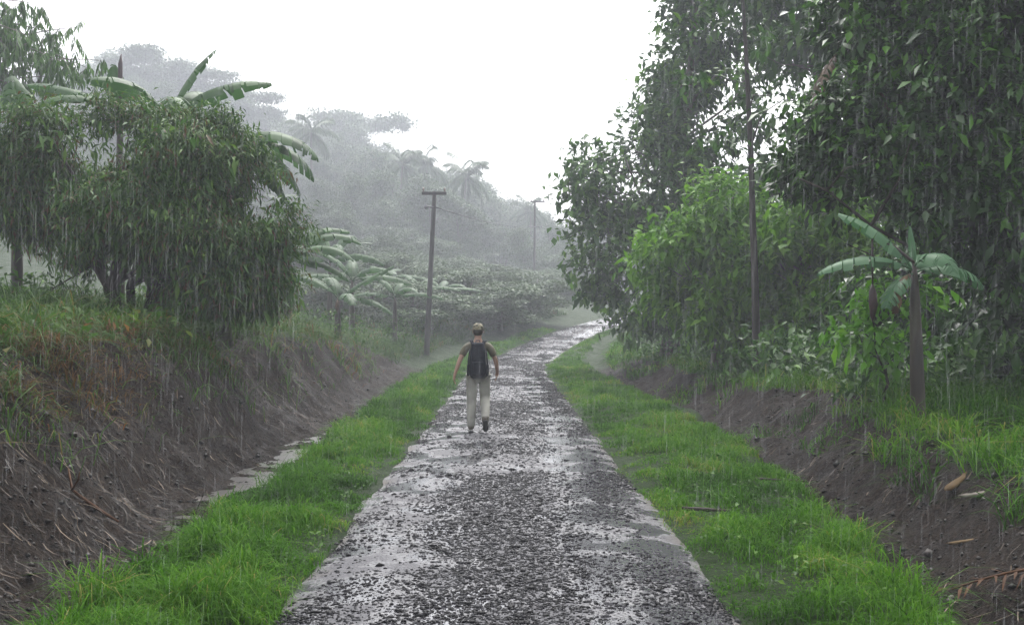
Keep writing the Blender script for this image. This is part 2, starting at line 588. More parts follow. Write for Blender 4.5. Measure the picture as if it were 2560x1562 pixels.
def terrain(x, y, rough=True):
    """height and bare-mud mask"""
    x = np.asarray(x, float)
    y = np.asarray(y, float)
    u = x - road_x(y)
    d = np.abs(u)
    zc = road_z(y)
    P = np.stack([x, y, np.zeros_like(x)], -1).reshape(-1, 3)
    wob = (fbm(P * np.array([.35, .35, 1]) + 5, 3).reshape(x.shape) - .5)
    # left
    v, hb, dd = left_edges(y)
    wob2 = (fbm(P * np.array([1.1, .8, 1]) + 25, 3).reshape(x.shape) - .5)
    v = v + wob * .5 + wob2 * .7
    left = np.where(d < v, .05 * sstep(ROAD_HALF, 2.1, d), 0)
    left = np.where(d >= v, .05 - (.05 + dd) * sstep(0, .38, d - v), left)
    left = left + (hb + dd) * (.72 * sstep(v + .75, v + 2.55 + wob, d) + .28 * np.clip((d - v - .75) / 1.8, 0, 1))
    far = np.clip(d - v - 2.9, 0, None)
    left = left + .05 * far
    lm = sstep(v + .05, v + .35, d) * (1 - sstep(v + 2.3 + wob * 2.2, v + 2.75 + wob * 2.2, d)) * (1 - sstep(34, 44, y))
    # right
    v, hb, dd = right_edges(y)
    v = v + wob * .45 + wob2 * .6
    right = np.where(d < v, .05 * sstep(ROAD_HALF, 2.1, d), 0)
    right = np.where(d >= v, .05 - (.05 + dd) * sstep(0, .3, d - v), right)
    right = right + (hb + dd) * sstep(v + .35, v + 1.75 + wob, d)
    far2 = np.clip(d - v - 1.8, 0, None)
    right = right + .035 * far2
    rm = sstep(v + .05, v + .3, d) * (1 - sstep(v + 1.4 + wob * 2, v + 1.85 + wob * 2, d)) * (1 - sstep(34, 44, y))
    z = zc + np.where(u < 0, left, right)
    mud = np.where(u < 0, lm, rm)
    # the wooded hill on the left, and the rise beyond the bend
    uh = x - np.minimum(road_x(y), 6)
    hill = 33 * sstep(6, 120, -uh) * sstep(50, 235, y) + 4 * sstep(2, 40, -uh) * sstep(15, 60, y)
    z = z + hill
    if rough:
        off = sstep(ROAD_HALF - .02, ROAD_HALF + .5, d)
        n = fbm(P * 1.1, 4).reshape(x.shape) - .5
        n2 = fbm(P * np.array([4.5, 4.5, 1]) + 40, 3).reshape(x.shape) - .5
        n3 = fbm(P * np.array([10, 10, 1]) + 80, 2).reshape(x.shape) - .5
        z = z + off * (n * .10 + n2 * (.05 + .16 * mud) + n3 * .085 * mud)
        z = z - .012 * (1 - off)
    return z, mud


def tz(x, y):
    return float(terrain(np.array([x]), np.array([y]), False)[0][0])


def at(px, py, Y):
    """photo pixel (1024 wide) at depth Y -> point"""
    return Vector(((px - 507) / 1024 * Y, Y, CAM_Z + (323 - py) / 1024 * Y))


def grid_mesh(xs, ys, zf):
    X, Y = np.meshgrid(xs, ys)
    z, mud = zf(X, Y)
    v = np.stack([X, Y, z], -1).reshape(-1, 3)
    nx, ny = len(xs), len(ys)
    i = np.arange(nx - 1)[None, :] + np.arange(ny - 1)[:, None] * nx
    f = np.stack([i, i + 1, i + nx + 1, i + nx], -1).reshape(-1, 4)
    return v, f, mud.reshape(-1)


xs = np.unique(np.round(np.concatenate([np.arange(-380, -130, 16), np.arange(-130, -60, 6), np.arange(-60, -14, 2), np.arange(-14, -7, .3), np.arange(-7, 7, .075),
                                        np.arange(7, 14, .3), np.arange(14, 60, 2), np.arange(60, 381, 16)]), 4))
ys = np.unique(np.round(np.concatenate([np.arange(-90, -6, 6), np.arange(-6, 4, .4), np.arange(4, 24, .075), np.arange(24, 46, .2), np.arange(46, 70, .6),
                                        np.arange(70, 260, 4), np.arange(260, 396, 14)]), 4))
g = Acc()
v, f, mud = grid_mesh(xs, ys, terrain)
g.add(v, None, f, mud)
tag(g.obj('ground', ground_mat(), smooth=True), 'muddy ditches and banks with grown-over hillside', 'ground', kind='structure')

# road strip
ry = np.unique(np.concatenate([np.arange(-80, 0, 2), np.arange(0, 30, .12), np.arange(30, 70, .4), np.arange(70, 160, 2)]))
cu = np.linspace(-1, 1, 41)
U, Yr = np.meshgrid(cu, ry)
edge = .15 * (fbm(np.stack([np.sign(U) * 9, Yr * .9, Yr * 0], -1).reshape(-1, 3), 4).reshape(U.shape) - .5) * 2
Xr = road_x(Yr) + np.sign(U) * np.abs(U) * (ROAD_HALF + edge * np.abs(U) ** 3)
nz = fbm(np.stack([Xr * 1.3, Yr * 1.1, Xr * 0 + 7], -1).reshape(-1, 3), 3).reshape(U.shape) - .5
Zr = road_z(Yr) + .022 + .03 * (1 - U ** 2) + nz * .03 * (1 - np.abs(U) ** 6) - .05 * np.abs(U) ** 10
r = Acc()
nx, ny = len(cu), len(ry)
i = np.arange(nx - 1)[None, :] + np.arange(ny - 1)[:, None] * nx
r.add(np.stack([Xr, Yr, Zr], -1), None, np.stack([i, i + 1, i + nx + 1, i + nx], -1).reshape(-1, 4), (U.reshape(-1) + 1) / 2)
tag(r.obj('road', road_mat(), smooth=True), 'narrow wet gravel road with puddles and sandy edges', 'road', kind='structure')


wy = np.arange(6, 26, .25)
wv, whb, wdd = left_edges(wy)
a = Acc()
wl_ = np.stack([-(wv + 1.05), wy, -wdd + .026 - .06 * sstep(16, 22, wy) - .05 * (1 - sstep(9, 12, wy))], -1)
wr_ = np.stack([-(wv + .12), wy, -wdd + .026 - .06 * sstep(16, 22, wy) - .05 * (1 - sstep(9, 12, wy))], -1)
k = np.arange(len(wy) - 1)
a.add(np.concatenate([wl_, wr_]), None, np.stack([k, k + len(wy), k + 1 + len(wy), k + 1], 1))


def water_mat():
    m, nt, out = new_mat('muddy_water')
    co = N_(nt, 'ShaderNodeTexCoord')
    no = N_(nt, 'ShaderNodeTexNoise', Scale=26.0, Detail=3.0)
    nt.links.new(co.outputs['Object'], no.inputs['Vector'])
    b = N_(nt, 'ShaderNodeBump', Strength=.25, Distance=.01)
    nt.links.new(no.outputs['Fac'], b.inputs['Height'])
    p = N_(nt, 'ShaderNodeBsdfPrincipled', Roughness=.3)
    p.inputs['Specular IOR Level'].default_value = .6
    p.inputs['Base Color'].default_value = (.05, .046, .044, 1)
    nt.links.new(b.outputs[0], p.inputs['Normal'])
    nt.links.new(p.outputs[0], out.inputs['Surface'])
    return m


tag(a.obj('water', water_mat()), 'shallow muddy rainwater standing in the left ditch', 'water', kind='structure')


def road_surf(x, y):
    u = (x - road_x(y)) / ROAD_HALF
    nz = fbm(np.stack([x * 1.3, y * 1.1, x * 0 + 7], -1), 3) - .5
    return road_z(y) + .022 + .03 * (1 - u ** 2) + nz * .03 * (1 - np.abs(u) ** 6) - .05 * np.abs(u) ** 10


# ------------------------------------------------------------------ stones, clods, litter
def stones(acc, P, s, rnd, flat=.6, g=rng):
    n = len(P)
    o = np.array([[1, 0, 0], [0, 1, 0], [-1, 0, 0], [0, -1, 0], [0, 0, 1], [0, 0, -1], ], float)
    V = o[None] * (1 + g.uniform(-.35, .35, (n, 6, 1))) + g.uniform(-.25, .25, (n, 6, 3))
    a = g.uniform(0, 2 * PI, n)
    ca, sa = np.cos(a)[:, None], np.sin(a)[:, None]
    x, y = V[..., 0] * ca - V[..., 1] * sa, V[..., 0] * sa + V[..., 1] * ca
    V = np.stack([x * 1.15, y, V[..., 2] * flat], -1) * s[:, None, None] + P[:, None, :]
    f = np.array([[0, 1, 4], [1, 2, 4], [2, 3, 4], [3, 0, 4], [1, 0, 5], [2, 1, 5], [3, 2, 5], [0, 3, 5]])
    acc.add(V.reshape(-1, 3), (np.arange(n)[:, None, None] * 6 + f[None]).reshape(-1, 3), None, np.repeat(rnd, 6))


acc = Acc()
n = 190000
y = 4.5 * (66 / 4.5) ** rng.random(n)
u = rng.uniform(-1, 1, n)
x = road_x(y) + u * (ROAD_HALF - .04)
dens = fbm(np.stack([x * .9, y * .8, y * 0 + 3], -1), 3)
mid = 1 - .7 * np.exp(-((u - .52) / .26) ** 2) - .65 * np.exp(-((u + .62) / .22) ** 2)
keep = rng.random(n) < np.clip((dens - .36) * 4.2, .16, .95) * mid
x, y, u = x[keep], y[keep], u[keep]
s = (rng.gamma(1.6, .0027, len(x)) + .0026) * (1 + .03 * y)
s = np.clip(s, .003, .03 + .0006 * y)
stones(acc, np.stack([x, y, road_surf(x, y) + s * .12], -1), s, rng.random(len(x)) ** 1.3)
tag(acc.obj('gravel', M['stone']), 'dark wet stones strewn over the road', 'gravel', kind='stuff')

acc = Acc()
n = 34000
y = 4.5 * (42 / 4.5) ** rng.random(n)
side = np.where(rng.random(n) < .55, -1, 1)
x = road_x(y) + side * rng.uniform(2.6, 6.2, n)
z, mud = terrain(x, y)
k = (mud > .35)
x, y, z = x[k], y[k], z[k]
s = rng.gamma(1.1, .0065, len(x)) + .004
s = np.clip(s, .006, .09)
stones(acc, np.stack([x, y, z + s * .1], -1), s, rng.random(len(x)), .75)
tag(acc.obj('mud_clods', M['clod']), 'wet clods of dark mud on the cut banks', 'mud', kind='stuff')


def strand(acc, P, D, L, W, rnd, bend, g=rng):
    """thin flat strips with three segments"""
    n = len(P)
    D = norm(D)
    S = norm(np.cross(D, np.array([0, 0, 1.0]) + g.normal(size=(n, 3)) * .15))
    L = np.broadcast_to(L, (n,))[:, None]
    W = np.broadcast_to(W, (n,))[:, None]
    p1 = P + D * L * .4
    p2 = P + D * L * .75 + bend * L * .25
    p3 = P + D * L + bend * L * .7
    V = np.stack([P - S * W * .4, P + S * W * .4, p1 + S * W * .5, p1 - S * W * .5, p2 + S * W * .38, p2 - S * W * .38, p3], 1)
    i = np.arange(n)[:, None]
    acc.add(V.reshape(-1, 3), i * 7 + np.array([[5, 4, 6]]),
            np.concatenate([i * 7 + np.array([[0, 1, 2, 3]]), i * 7 + np.array([[3, 2, 4, 5]])]), np.repeat(np.broadcast_to(rnd, (n,)), 7))


# roots and dead straw lying on the banks
acc = Acc()
n = 20000
y = 4.5 * (42 / 4.5) ** rng.random(n)
side = np.where(rng.random(n) < .68, -1, 1)
x = road_x(y) + side * rng.uniform(2.8, 6.3, n)
z, mud = terrain(x, y)
pat = fbm(np.stack([x * .8, y * .8, y * 0 + 60], -1), 3)
k = (mud > .3) & (rng.random(n) < np.clip((pat - .3) * 3.2, .1, 1))
x, y, z, sd = x[k], y[k], z[k], side[k]
z2, _ = terrain(x - sd * .25, y - .12)
D = np.stack([-sd * .25, np.full(len(x), -.12), z2 - z], -1) + rng.normal(size=(len(x), 3)) * np.array([.10, .12, .05])
strand(acc, np.stack([x, y, z + .015], -1), D, rng.uniform(.07, .34, len(x)), rng.uniform(.0025, .0078, len(x)) * (1 + y * .03),
       rng.random(len(x)) ** 1.2, rng.normal(size=(len(x), 3)) * .25)
tag(acc.obj('dead_grass_litter', M['straw']), 'brown roots and dead straw hanging down the mud banks', 'straw', kind='stuff')


# ------------------------------------------------------------------ grass
def grass(name, label, mat, n, ymin, ymax, xfun, Lr, W0, keepf, lean=.35, rp=1.0, tall=None):
    acc = Acc()
    y = ymin * (ymax / ymin) ** rng.random(n)
    x = xfun(y, rng.random(n))
    z, mud = terrain(x, y)
    k = keepf(x, y, mud) > rng.random(n)
    x, y, z = x[k], y[k], z[k]
    m = len(x)
    h = fbm(np.stack([x * 3.2, y * 2.6, y * 0 + 90], -1), 3)
    L = rng.uniform(*Lr, m) * (.35 + 1.9 * sstep(.3, .75, h))
    L = L * (.40 + .60 * sstep(ROAD_HALF, ROAD_HALF + .45, np.abs(x - road_x(y))))
    if tall is not None:
        L = L * tall(x, y)
    D = np.stack([rng.normal(0, lean, m), rng.normal(0, lean, m), np.ones(m)], -1)
    b = np.stack([D[:, 0], D[:, 1], -.5 - .7 * rng.random(m)], -1)
    c = np.clip(rng.normal(.45, .2, m) + (fbm(np.stack([x * 1.3, y * 1.0, y * 0 + 33], -1), 3) - .5) * 1.5, 0, 1) ** rp
    strand(acc, np.stack([x, y, z - .01], -1), D, L, W0 * (1 + y * .055) * rng.uniform(.7, 1.3, m), c, b)
    return tag(acc.obj(name, mat), label, 'grass', kind='stuff')


def vkeep_l(x, y, mud):
    u = -(x - road_x(y))
    v = left_edges(y)[0]
    w = (fbm(np.stack([x * 2, y * 1.2, y * 0 + 8], -1), 3) - .5)
    e = sstep(ROAD_HALF - .10 + w * .4, ROAD_HALF + .12 + w * .4, u)
    return e * (1 - sstep(v + .0, v + .28, u + w * .7)) * (1 - .15 * (1 - sstep(1.5, 2.0, u)) * (w > -.02))


def vkeep_r(x, y, mud):
    u = (x - road_x(y))
    v = right_edges(y)[0]
    w = (fbm(np.stack([x * 2, y * 1.2, y * 0 + 28], -1), 3) - .5)
    e = sstep(ROAD_HALF - .12 + w * .4, ROAD_HALF + .14 + w * .4, u)
    patch = np.where(fbm(np.stack([x * 1.1, y * .9, y * 0 + 48], -1), 3) < .40, .65, 1)
    return e * (1 - sstep(v - .15, v + .2, u + w * .9)) * patch


grass('verge_grass', 'lush green grass strip between road and left ditch', M['grass'], 95000, 4.6, 62,
      lambda y, q: road_x(y) - (1.25 + q * 1.92), (.10, .21), .0048, vkeep_l, tall=lambda x, y: 1.0 + .35 * np.exp(-((y - 7) / 2) ** 2))
grass('verge_grass', 'patchy green grass strip between road and right ditch', M['grass'], 105000, 4.6, 62,
      lambda y, q: road_x(y) + (1.2 + q * 2.3), (.06, .15), .0046, vkeep_r, rp=.82, tall=lambda x, y: 1 + 1.0 * np.exp(-((y - 6.5) / 1.3) ** 2) * sstep(1.9, 2.5, x))


def bkeep_l(x, y, mud):
    u = -(x - road_x(y))
    pat = fbm(np.stack([x * .9, y * .9, y * 0 + 70], -1), 3)
    return np.clip((1 - mud) * 1.2 - .1, 0, 1) * (u > 4.3) + (.12 + .75 * (pat > .50)) * (mud > .4) * sstep(3.9, 4.9, u)


def bkeep_r(x, y, mud):
    u = (x - road_x(y))
    pat = fbm(np.stack([x * .9, y * .9, y * 0 + 75], -1), 3)
    return np.clip((1 - mud) * 1.2 - .1, 0, 1) * (u > 3.9) + .5 * (mud > .4) * (pat > .58) * (u > 3.9)


grass('bank_grass', 'ragged grass and brown straw on top of the left bank', M['bank_grass'], 110000, 6, 75,
      lambda y, q: road_x(y) - (3.6 + q * q * 14), (.18, .46), .007, bkeep_l, lean=.5, tall=lambda x, y: 1 + .5 * (x < -5.6))
grass('bank_grass', 'bright grass on the low right bank under the trees', M['grass'], 90000, 6, 60,
      lambda y, q: road_x(y) + (3.6 + q * q * 12), (.14, .38), .007, bkeep_r, lean=.45, rp=.95)


M['rust_grass'] = leaf_mat('rusty_dead_grass', [(0, (.025, .035, .008)), (.4, (.05, .045, .012)), (.7, (.08, .045, .015)), (1, (.15, .075, .028))], .6, .35, .04)
grass('dead_grass', 'rusty dead grass hanging over the crest of the near left bank', M['rust_grass'], 15000, 7, 17,
      lambda y, q: road_x(y) - (4.2 + q * 2.4), (.12, .34), .006,
      lambda x, y, mud: (.15 + .85 * (fbm(np.stack([x * 1.1, y * 1.1, y * 0 + 130], -1), 3) > .5)) * sstep(4.3, 4.8, -x) * (1 - sstep(6.0, 6.6, -x)), lean=.7)
M['weed'] = leaf_mat('weed_leaf', [(0, (.015, .045, .005)), (.5, (.035, .095, .009)), (.9, (.07, .155, .016)), (1, (.11, .2, .03))], .5, .35, .12)


def undergrowth(name, label, spots, mat, Lr=(.12, .3), k=34):
    acc = Acc()
    for (x, y, h, w) in spots:
        z = tz(x, y)
        kk = int(k * max(.6, h * 1.6))
        P = np.array([x, y, z]) + rng.normal(size=(kk, 3)) * np.array([w, w, 0]) * .5 + np.stack([np.zeros(kk)] * 2 + [rng.random(kk) ** .7 * h], -1)
        D = rdir(kk) + np.array([0, -.2, .25])
        L = rng.uniform(*Lr, kk)
        leaves(acc, P, D, np.array([0, 0, 1.0]) + rdir(kk) * .5, L, L * rng.uniform(.28, .55, kk), .12, .3, np.clip(rng.normal(.5, .25, kk), 0, 1))
    return tag(acc.obj(name, mat), label, 'undergrowth', kind='stuff')


sp = []
for q in range(260):
    y = 5 * (40 / 5) ** rng.random()
    sd = rng.choice([-1, 1])
    sp.append((road_x(y) + sd * rng.uniform(1.5, 2.9 if sd > 0 else 2.6), y, rng.uniform(.05, .14), rng.uniform(.08, .22)))
undergrowth('verge_weeds', 'small broad-leaved weeds scattered through the verge grass', sp, M['weed'], (.03, .075), 26)
sp = []
for q in range(300):
    y = 15 * (70 / 15) ** rng.random()
    x = road_x(y) - (5.3 + 12 * rng.random() ** 1.6)
    sp.append((x, y, rng.uniform(.25, .9) * (1 + y * .012), rng.uniform(.4, .9)))
undergrowth('undergrowth', 'low leafy weeds along the top of the left bank', sp, M['weed'], (.08, .22))
sp = []
for q in range(480):
    y = 14.5 * (60 / 14.5) ** rng.random()
    x = road_x(y) + (5.4 + 13 * rng.random() ** 1.3)
    sp.append((x, y, rng.uniform(.3, 1.3), rng.uniform(.4, .9)))
undergrowth('undergrowth', 'dark leafy weeds under the right-hand trees', sp, M['mid_leaf'], (.12, .32), 40)
sp = []
for q in range(60):
    y = rng.uniform(9, 16)
    x = -rng.uniform(5.0, 7.8)
    sp.append((x, y, rng.uniform(.1, .45), .5))
undergrowth('undergrowth', 'yellowing weeds and brown leaves on the near left bank crest', sp, M['bank_grass'], (.08, .2), 50)


# ------------------------------------------------------------------ trees and shrubs
def crown(acc, blobs, n_clump, k, L, W, spread=.35, droop=.3, down=.2, shell=.45, gap=.38, gs=.9, fold=.15, simple=False, up=1.0, g=rng, rp=1.0, crs=.22):
    """leaf clumps through the volume of several ellipsoids; returns clump centres"""
    B = np.array([b[:6] for b in blobs], float)
    w = np.array([b[3] * b[4] * b[5] for b in blobs]) ** .75
    w /= w.sum()
    bi = g.choice(len(B), n_clump * 2, p=w)
    d = rdir(n_clump * 2, g)
    rr = (shell + (1 - shell) * g.random(n_clump * 2) ** .7)
    C = B[bi, :3] + d * rr[:, None] * B[bi, 3:6]
    keep = vnoise(C * gs + 11) > gap
    C, d, bi = C[keep][:n_clump], d[keep][:n_clump], bi[keep][:n_clump]
    m = len(C)
    cr = np.clip(g.normal(.5, crs, m), 0, 1)
    P = np.repeat(C, k, 0) + g.normal(size=(m * k, 3)) * spread * np.array([1, 1, .6])
    D = rdir(m * k, g) * 1.0 + np.repeat(d, k, 0) * .55 + np.array([0, 0, -down])
    Nn = np.array([0, 0, up]) + rdir(m * k, g) * .7
    Ls = L * g.uniform(.45, 1.4, m * k)
    rnd = np.clip(np.repeat(cr, k) + g.normal(0, .16, m * k), 0, 1) ** rp
    leaves(acc, P, D, Nn, Ls, Ls * W * g.uniform(.8, 1.2, m * k), fold, droop, rnd, simple)
    return C


def limbs(acc, trunk, trad, C, nb, r0=.05, sides=5, g=rng, sag=.15):
    """limbs from the trunk line to some clump centres"""
    trunk = np.asarray(trunk, float)
    for c in C[g.choice(len(C), min(nb, len(C)), replace=False)]:
        hz = trunk[:, 2]
        horiz = np.linalg.norm(c[:2] - trunk[-1, :2])
        zt = np.clip(c[2] - horiz * g.uniform(.25, .8), hz[0] + .25 * (hz[-1] - hz[0]), hz[-1])
        s = np.array([np.interp(zt, hz, trunk[:, k]) for k in range(3)])
        m1 = s * .65 + c * .35 + np.array([0, 0, horiz * sag]) + g.normal(size=3) * .08 * horiz
        m2 = s * .3 + c * .7 + np.array([0, 0, horiz * sag]) + g.normal(size=3) * .08 * horiz
        ra = r0 * g.uniform(.7, 1.2)
        tube(acc, [s, m1, m2, c], [ra, ra * .7, ra * .45, ra * .18], sides)


def trunk_path(base, top, n=8, wob=.1, g=rng):
    t = np.linspace(0, 1, n)[:, None]
    p = np.asarray(base) * (1 - t) + np.asarray(top) * t
    off = np.cumsum(g.normal(size=(n, 3)) * wob / n ** .5, 0) * np.array([1, 1, 0])
    off -= t * off[-1] * .5
    off[0] = 0
    return p + off


def tree(name, label, cat, base, blobs, top, r0, n_clump, k, L, W, leafmat, barkmat, nb=20, group=None, trunk_rad=None, wob=.25, limb_r=.05, base_flare=1.5, **kw):
    """blobs and top are given relative to the base"""
    t = thing(name, label, cat, base, 0, group)
    ca, ta = Acc(), Acc()
    C = crown(ca, blobs, n_clump, k, L, W, **kw)
    path = trunk_path((0, 0, -.3), top, 10, wob)
    rad = r0 * np.concatenate([[base_flare, 1.12], np.linspace(1, .25, 8)])
    tube(ta, path, rad, 10)
    limbs(ta, path, rad, C, nb, limb_r)
    ca.obj('crown', leafmat, t)
    ta.obj('trunk', barkmat, t, smooth=True)
    return t


def place(px, py, Y):
    p = at(px, py, Y)
    return (p.x, Y, tz(p.x, Y))


def blob(base, px, py, Y, rx, rz, ry):
    """ellipsoid seen round a photo pixel at depth Y, radii in photo pixels (ry in metres), relative to base"""
    p = at(px, py, Y)
    s = Y / 1024
    return (p.x - base[0], p.y - base[1], p.z - base[2], rx * s, ry, rz * s)


# --- left: the big drooping bush
b0 = place(137, 333, 17.5)
bl = [blob(b0, *a) for a in [(20, 178, 17.8, 62, 55, 1.3), (62, 160, 17.6, 50, 42, 1.2), (108, 165, 17.4, 50, 50, 1.3), (148, 150, 17.6, 42, 36, 1.1), (188, 165, 17.3, 48, 46, 1.2), (222, 168, 17.5, 30, 44, .9),
                             (10, 240, 17.5, 75, 55, 1.3), (70, 232, 17.0, 52, 42, 1.2), (120, 208, 17.0, 60, 42, 1.5), (180, 225, 17.0, 62, 50, 1.4), (238, 232, 17.2, 40, 50, 1.0), (268, 222, 17.5, 26, 26, .7),
                             (222, 278, 17.2, 38, 38, 1.0), (262, 280, 17.5, 26, 36, .7), (28, 292, 17.4, 38, 26, .9), (278, 188, 17.8, 18, 14, .5), (192, 290, 17.5, 26, 26, .7)]]
t = thing('drooping_shrub', 'huge dark drooping shrub with black stem clump on the left bank', 'shrub', b0)
ca, ta = Acc(), Acc()
C = crown(ca, bl, 6500, 20, .115, .24, spread=.17, droop=.5, down=.45, shell=.3, gap=.45, gs=.95, rp=1.1, crs=.36)
crown(ca, [blob(b0, px_ + rng.normal(0, 5), 118 + rng.normal(0, 5), 17.5, 9, 13, .35) for px_ in range(0, 235, 17)] + [blob(b0, px_, py_, 17.4, 14, 9, .35) for px_, py_ in [(262, 150), (275, 172), (290, 205), (300, 225), (296, 250), (290, 280)]] + [blob(b0, px_, py_, 17.5, 18, 15, .45) for px_, py_ in [(28, 108), (58, 112), (105, 104), (140, 110), (178, 116), (205, 122), (236, 130)]], 560, 14, .13, .22, spread=.12, droop=.3, down=.1, shell=.1, gap=.2, crs=.3)
C2 = crown(ca, bl, 260, 8, .22, .3, spread=.22, droop=.4, down=.3, shell=.85, gap=.38, gs=1.1, rp=.9)
for q in range(22):
    a = rng.uniform(0, 2 * PI)
    s0 = np.array([math.cos(a) * .30, math.sin(a) * .25, -.15])
    c = C[rng.integers(len(C))]
    m1 = s0 + np.array([math.cos(a) * .2, math.sin(a) * .2, .9])
    m2 = m1 * .5 + c * .5 + np.array([0, 0, .5])
    ra = rng.uniform(.03, .065)
    tube(ta, [s0, m1, m2, c], [ra * 1.2, ra, ra * .6, ra * .2], 6)
ca.obj('foliage', M['bush_leaf'], t)
ta.obj('stem_clump', M['dark_bark'], t, smooth=True)


# --- banana plants
def banana_leaf(az, elev, bend, L, W, tear=.35, twist=0.0, sag=.55, start=(0, 0, 0), n=26, g=rng, petiole=.14):
    """one torn banana blade, returned as (blade, midrib) collectors"""
    blade, rib = Acc(), Acc()
    p = np.array(start, float)
    pts, dirs = [p.copy()], []
    for k in range(n):
        e = elev - bend * (k / n) ** 1.2
        a = az + twist * k / n
        d = np.array([math.cos(e) * math.cos(a), math.cos(e) * math.sin(a), math.sin(e)])
        dirs.append(d)
        p = p + d * L / n
        pts.append(p.copy())
    dirs.append(dirs[-1])
    pts, dirs = np.array(pts), np.array(dirs)
    side = norm(np.cross(dirs, np.array([0, 0, 1.0]) + 1e-3))
    up = np.cross(side, dirs)
    tt = np.linspace(0, 1, n + 1)
    wid = W * .5 * np.clip(np.sin(np.clip((tt - petiole) / (1 - petiole), 0, 1) ** .75 * PI * .94 + .10), 0, 1) ** .6 * (tt >= petiole)
    rad = .018 * (1 - tt) + .003
    tube(rib, pts, rad * (L / 1.8) ** .5, 5)
    for s in (-1, 1):
        k = int(petiole * n)
        while k < n:
            m = max(1, int(g.integers(1, 4) if g.random() < tear else g.integers(3, 7)))
            k2 = min(n, k + m)
            idx = np.arange(k, k2 + 1)
            sg = sag * g.uniform(.6, 1.5)
            back = g.normal(0, .05)
            rows = []
            for q, fr in enumerate((0, .4, .75, 1.0)):
                gapn = (.012 if tear > .1 else 0) * fr
                o = pts[idx] + (s * side[idx] * (fr - .12 * sg * fr * fr) + up[idx] * .10 * math.sin(fr * 3)) * wid[idx][:, None] \
                    + np.array([0, 0, -1.0]) * (sg * fr * fr * wid[idx])[:, None] + dirs[idx] * (.35 * fr + back * fr) * wid[idx][:, None]
                sh = np.linspace(1, -1, len(idx))[:, None] * gapn
                rows.append(o + dirs[idx] * sh)
            V = np.stack(rows, 1)
            a = np.arange(len(idx) - 1)[:, None] * 4 + np.arange(3)[None, :]
            F = np.stack([a, a + 1, a + 5, a + 4], -1).reshape(-1, 4)
            blade.add(V.reshape(-1, 3), None, F, np.clip(g.normal(.5, .2), 0, 1))
            k = k2
    return blade, rib


def banana(label, base, H, leafs, r=.09, leafmat='banana_leaf', group=None, dry=0, spike=False, lean=(0, 0), bud=None):
    t = thing('banana_plant', label, 'banana plant', base, 0, group)
    a = Acc()
    top = np.array([lean[0], lean[1], H])
    z = np.linspace(0, 1, 9)
    tube(a, np.array([[0, 0, -.2]]) * (1 - z)[:, None] + top * z[:, None], r * np.interp(z, [0, .1, .6, .9, 1], [1.5, 1.15, .9, .6, .22]), 10)
    a.obj('stem', M['stem'], t, smooth=True)
    for (az, el, bd, L, W, tear) in leafs:
        b_, r_ = banana_leaf(R(az), R(el), R(bd), L, W, tear, rng.normal(0, .15), start=top - np.array([0, 0, .04 + .10 * rng.random()]))
        o = b_.obj('leaf', M[leafmat], t, smooth=True)
        r_.obj('midrib', M[leafmat], o, smooth=True)
    for q in range(dry):
        b_, r_ = banana_leaf(rng.uniform(R(200), R(300)), R(0), R(100), H * .42, .17, .9, 0, 1.3, start=top * .93)
        tag(b_.obj('dry_leaf', M['dry_leaf'], t, smooth=True), 'dead brown leaf hanging against the stem')
    if spike:
        a = Acc()
        tube(a, [top, top + np.array([0, 0, .3]), top + np.array([.0, 0, .85]), top + np.array([.02, 0, 1.05])], [.03, .05, .045, .01], 7)
        tag(a.obj('rolled_leaf', M['bud'], t, smooth=True), 'reddish rolled new leaf standing upright')
    if bud:
        a = Acc()
        s = np.array(bud)
        tube(a, [top, top * .5 + s * .5 + np.array([0, 0, .12]), s + np.array([0, 0, .12]), s + np.array([0, 0, -.45])], [.02, .017, .015, .012], 6)
        tube(a, s + np.array([[0, 0, -.42], [0, 0, -.5], [0.01, 0, -.66], [0, 0, -.8], [0, 0, -.86]]), [.012, .045, .055, .03, .005], 8)
        tag(a.obj('flower_bud', M['bud'], t, smooth=True), 'dark hanging banana flower on its stalk')
    return t


# behind the drooping shrub
p = at(168, 114, 20)
banana('tall banana plant rising over the drooping shrub with two long torn leaves to the right', (p.x, 20, tz(p.x, 20)), p.z - tz(p.x, 20),
       [(22, 72, 30, 1.75, .66, .85), (-8, 40, 46, 2.2, .72, .8), (75, 60, 80, 1.8, .6, .5), (235, 45, 70, 1.9, .6, .5), (-60, 35, 90, 1.6, .6, .9)], r=.11, dry=1)
p = at(120, 106, 20.5)
banana('banana plant behind the drooping shrub with upright reddish rolled leaf', (p.x, 20.5, tz(p.x, 20.5)), p.z - tz(p.x, 20.5),
       [(176, 30, 34, 2.0, .6, .85), (140, 80, 10, 1.05, .55, .1), (200, 30, 80, 1.8, .5, .5), (60, 30, 80, 1.6, .5, .5)], r=.10, spike=True)
p = at(18, 113, 19)
banana('banana plant at the left edge with one broad rounded leaf above the shrub', (p.x, 19, tz(p.x, 19)), p.z - tz(p.x, 19),
       [(120, 80, 30, .9, .6, .1), (200, 35, 70, 1.6, .5, .5), (-20, 20, 60, 1.3, .45, .5)], r=.10)
p = at(226, 146, 19.0)
banana('banana plant on the right of the drooping shrub with shredded leaves hanging', (p.x, 19.0, tz(p.x, 19.0)), p.z - tz(p.x, 19.0),
       [(-10, 34, 92, 2.0, .8, 1.0), (-30, 12, 85, 1.9, .75, 1.0), (18, 28, 100, 1.9, .75, 1.0), (-22, -12, 65, 1.7, .65, 1.0), (5, 5, 80, 1.7, .7, 1.0), (95, 60, 80, 1.2, .4, .8)], r=.09, dry=2)
p = at(250, 262, 21.5)
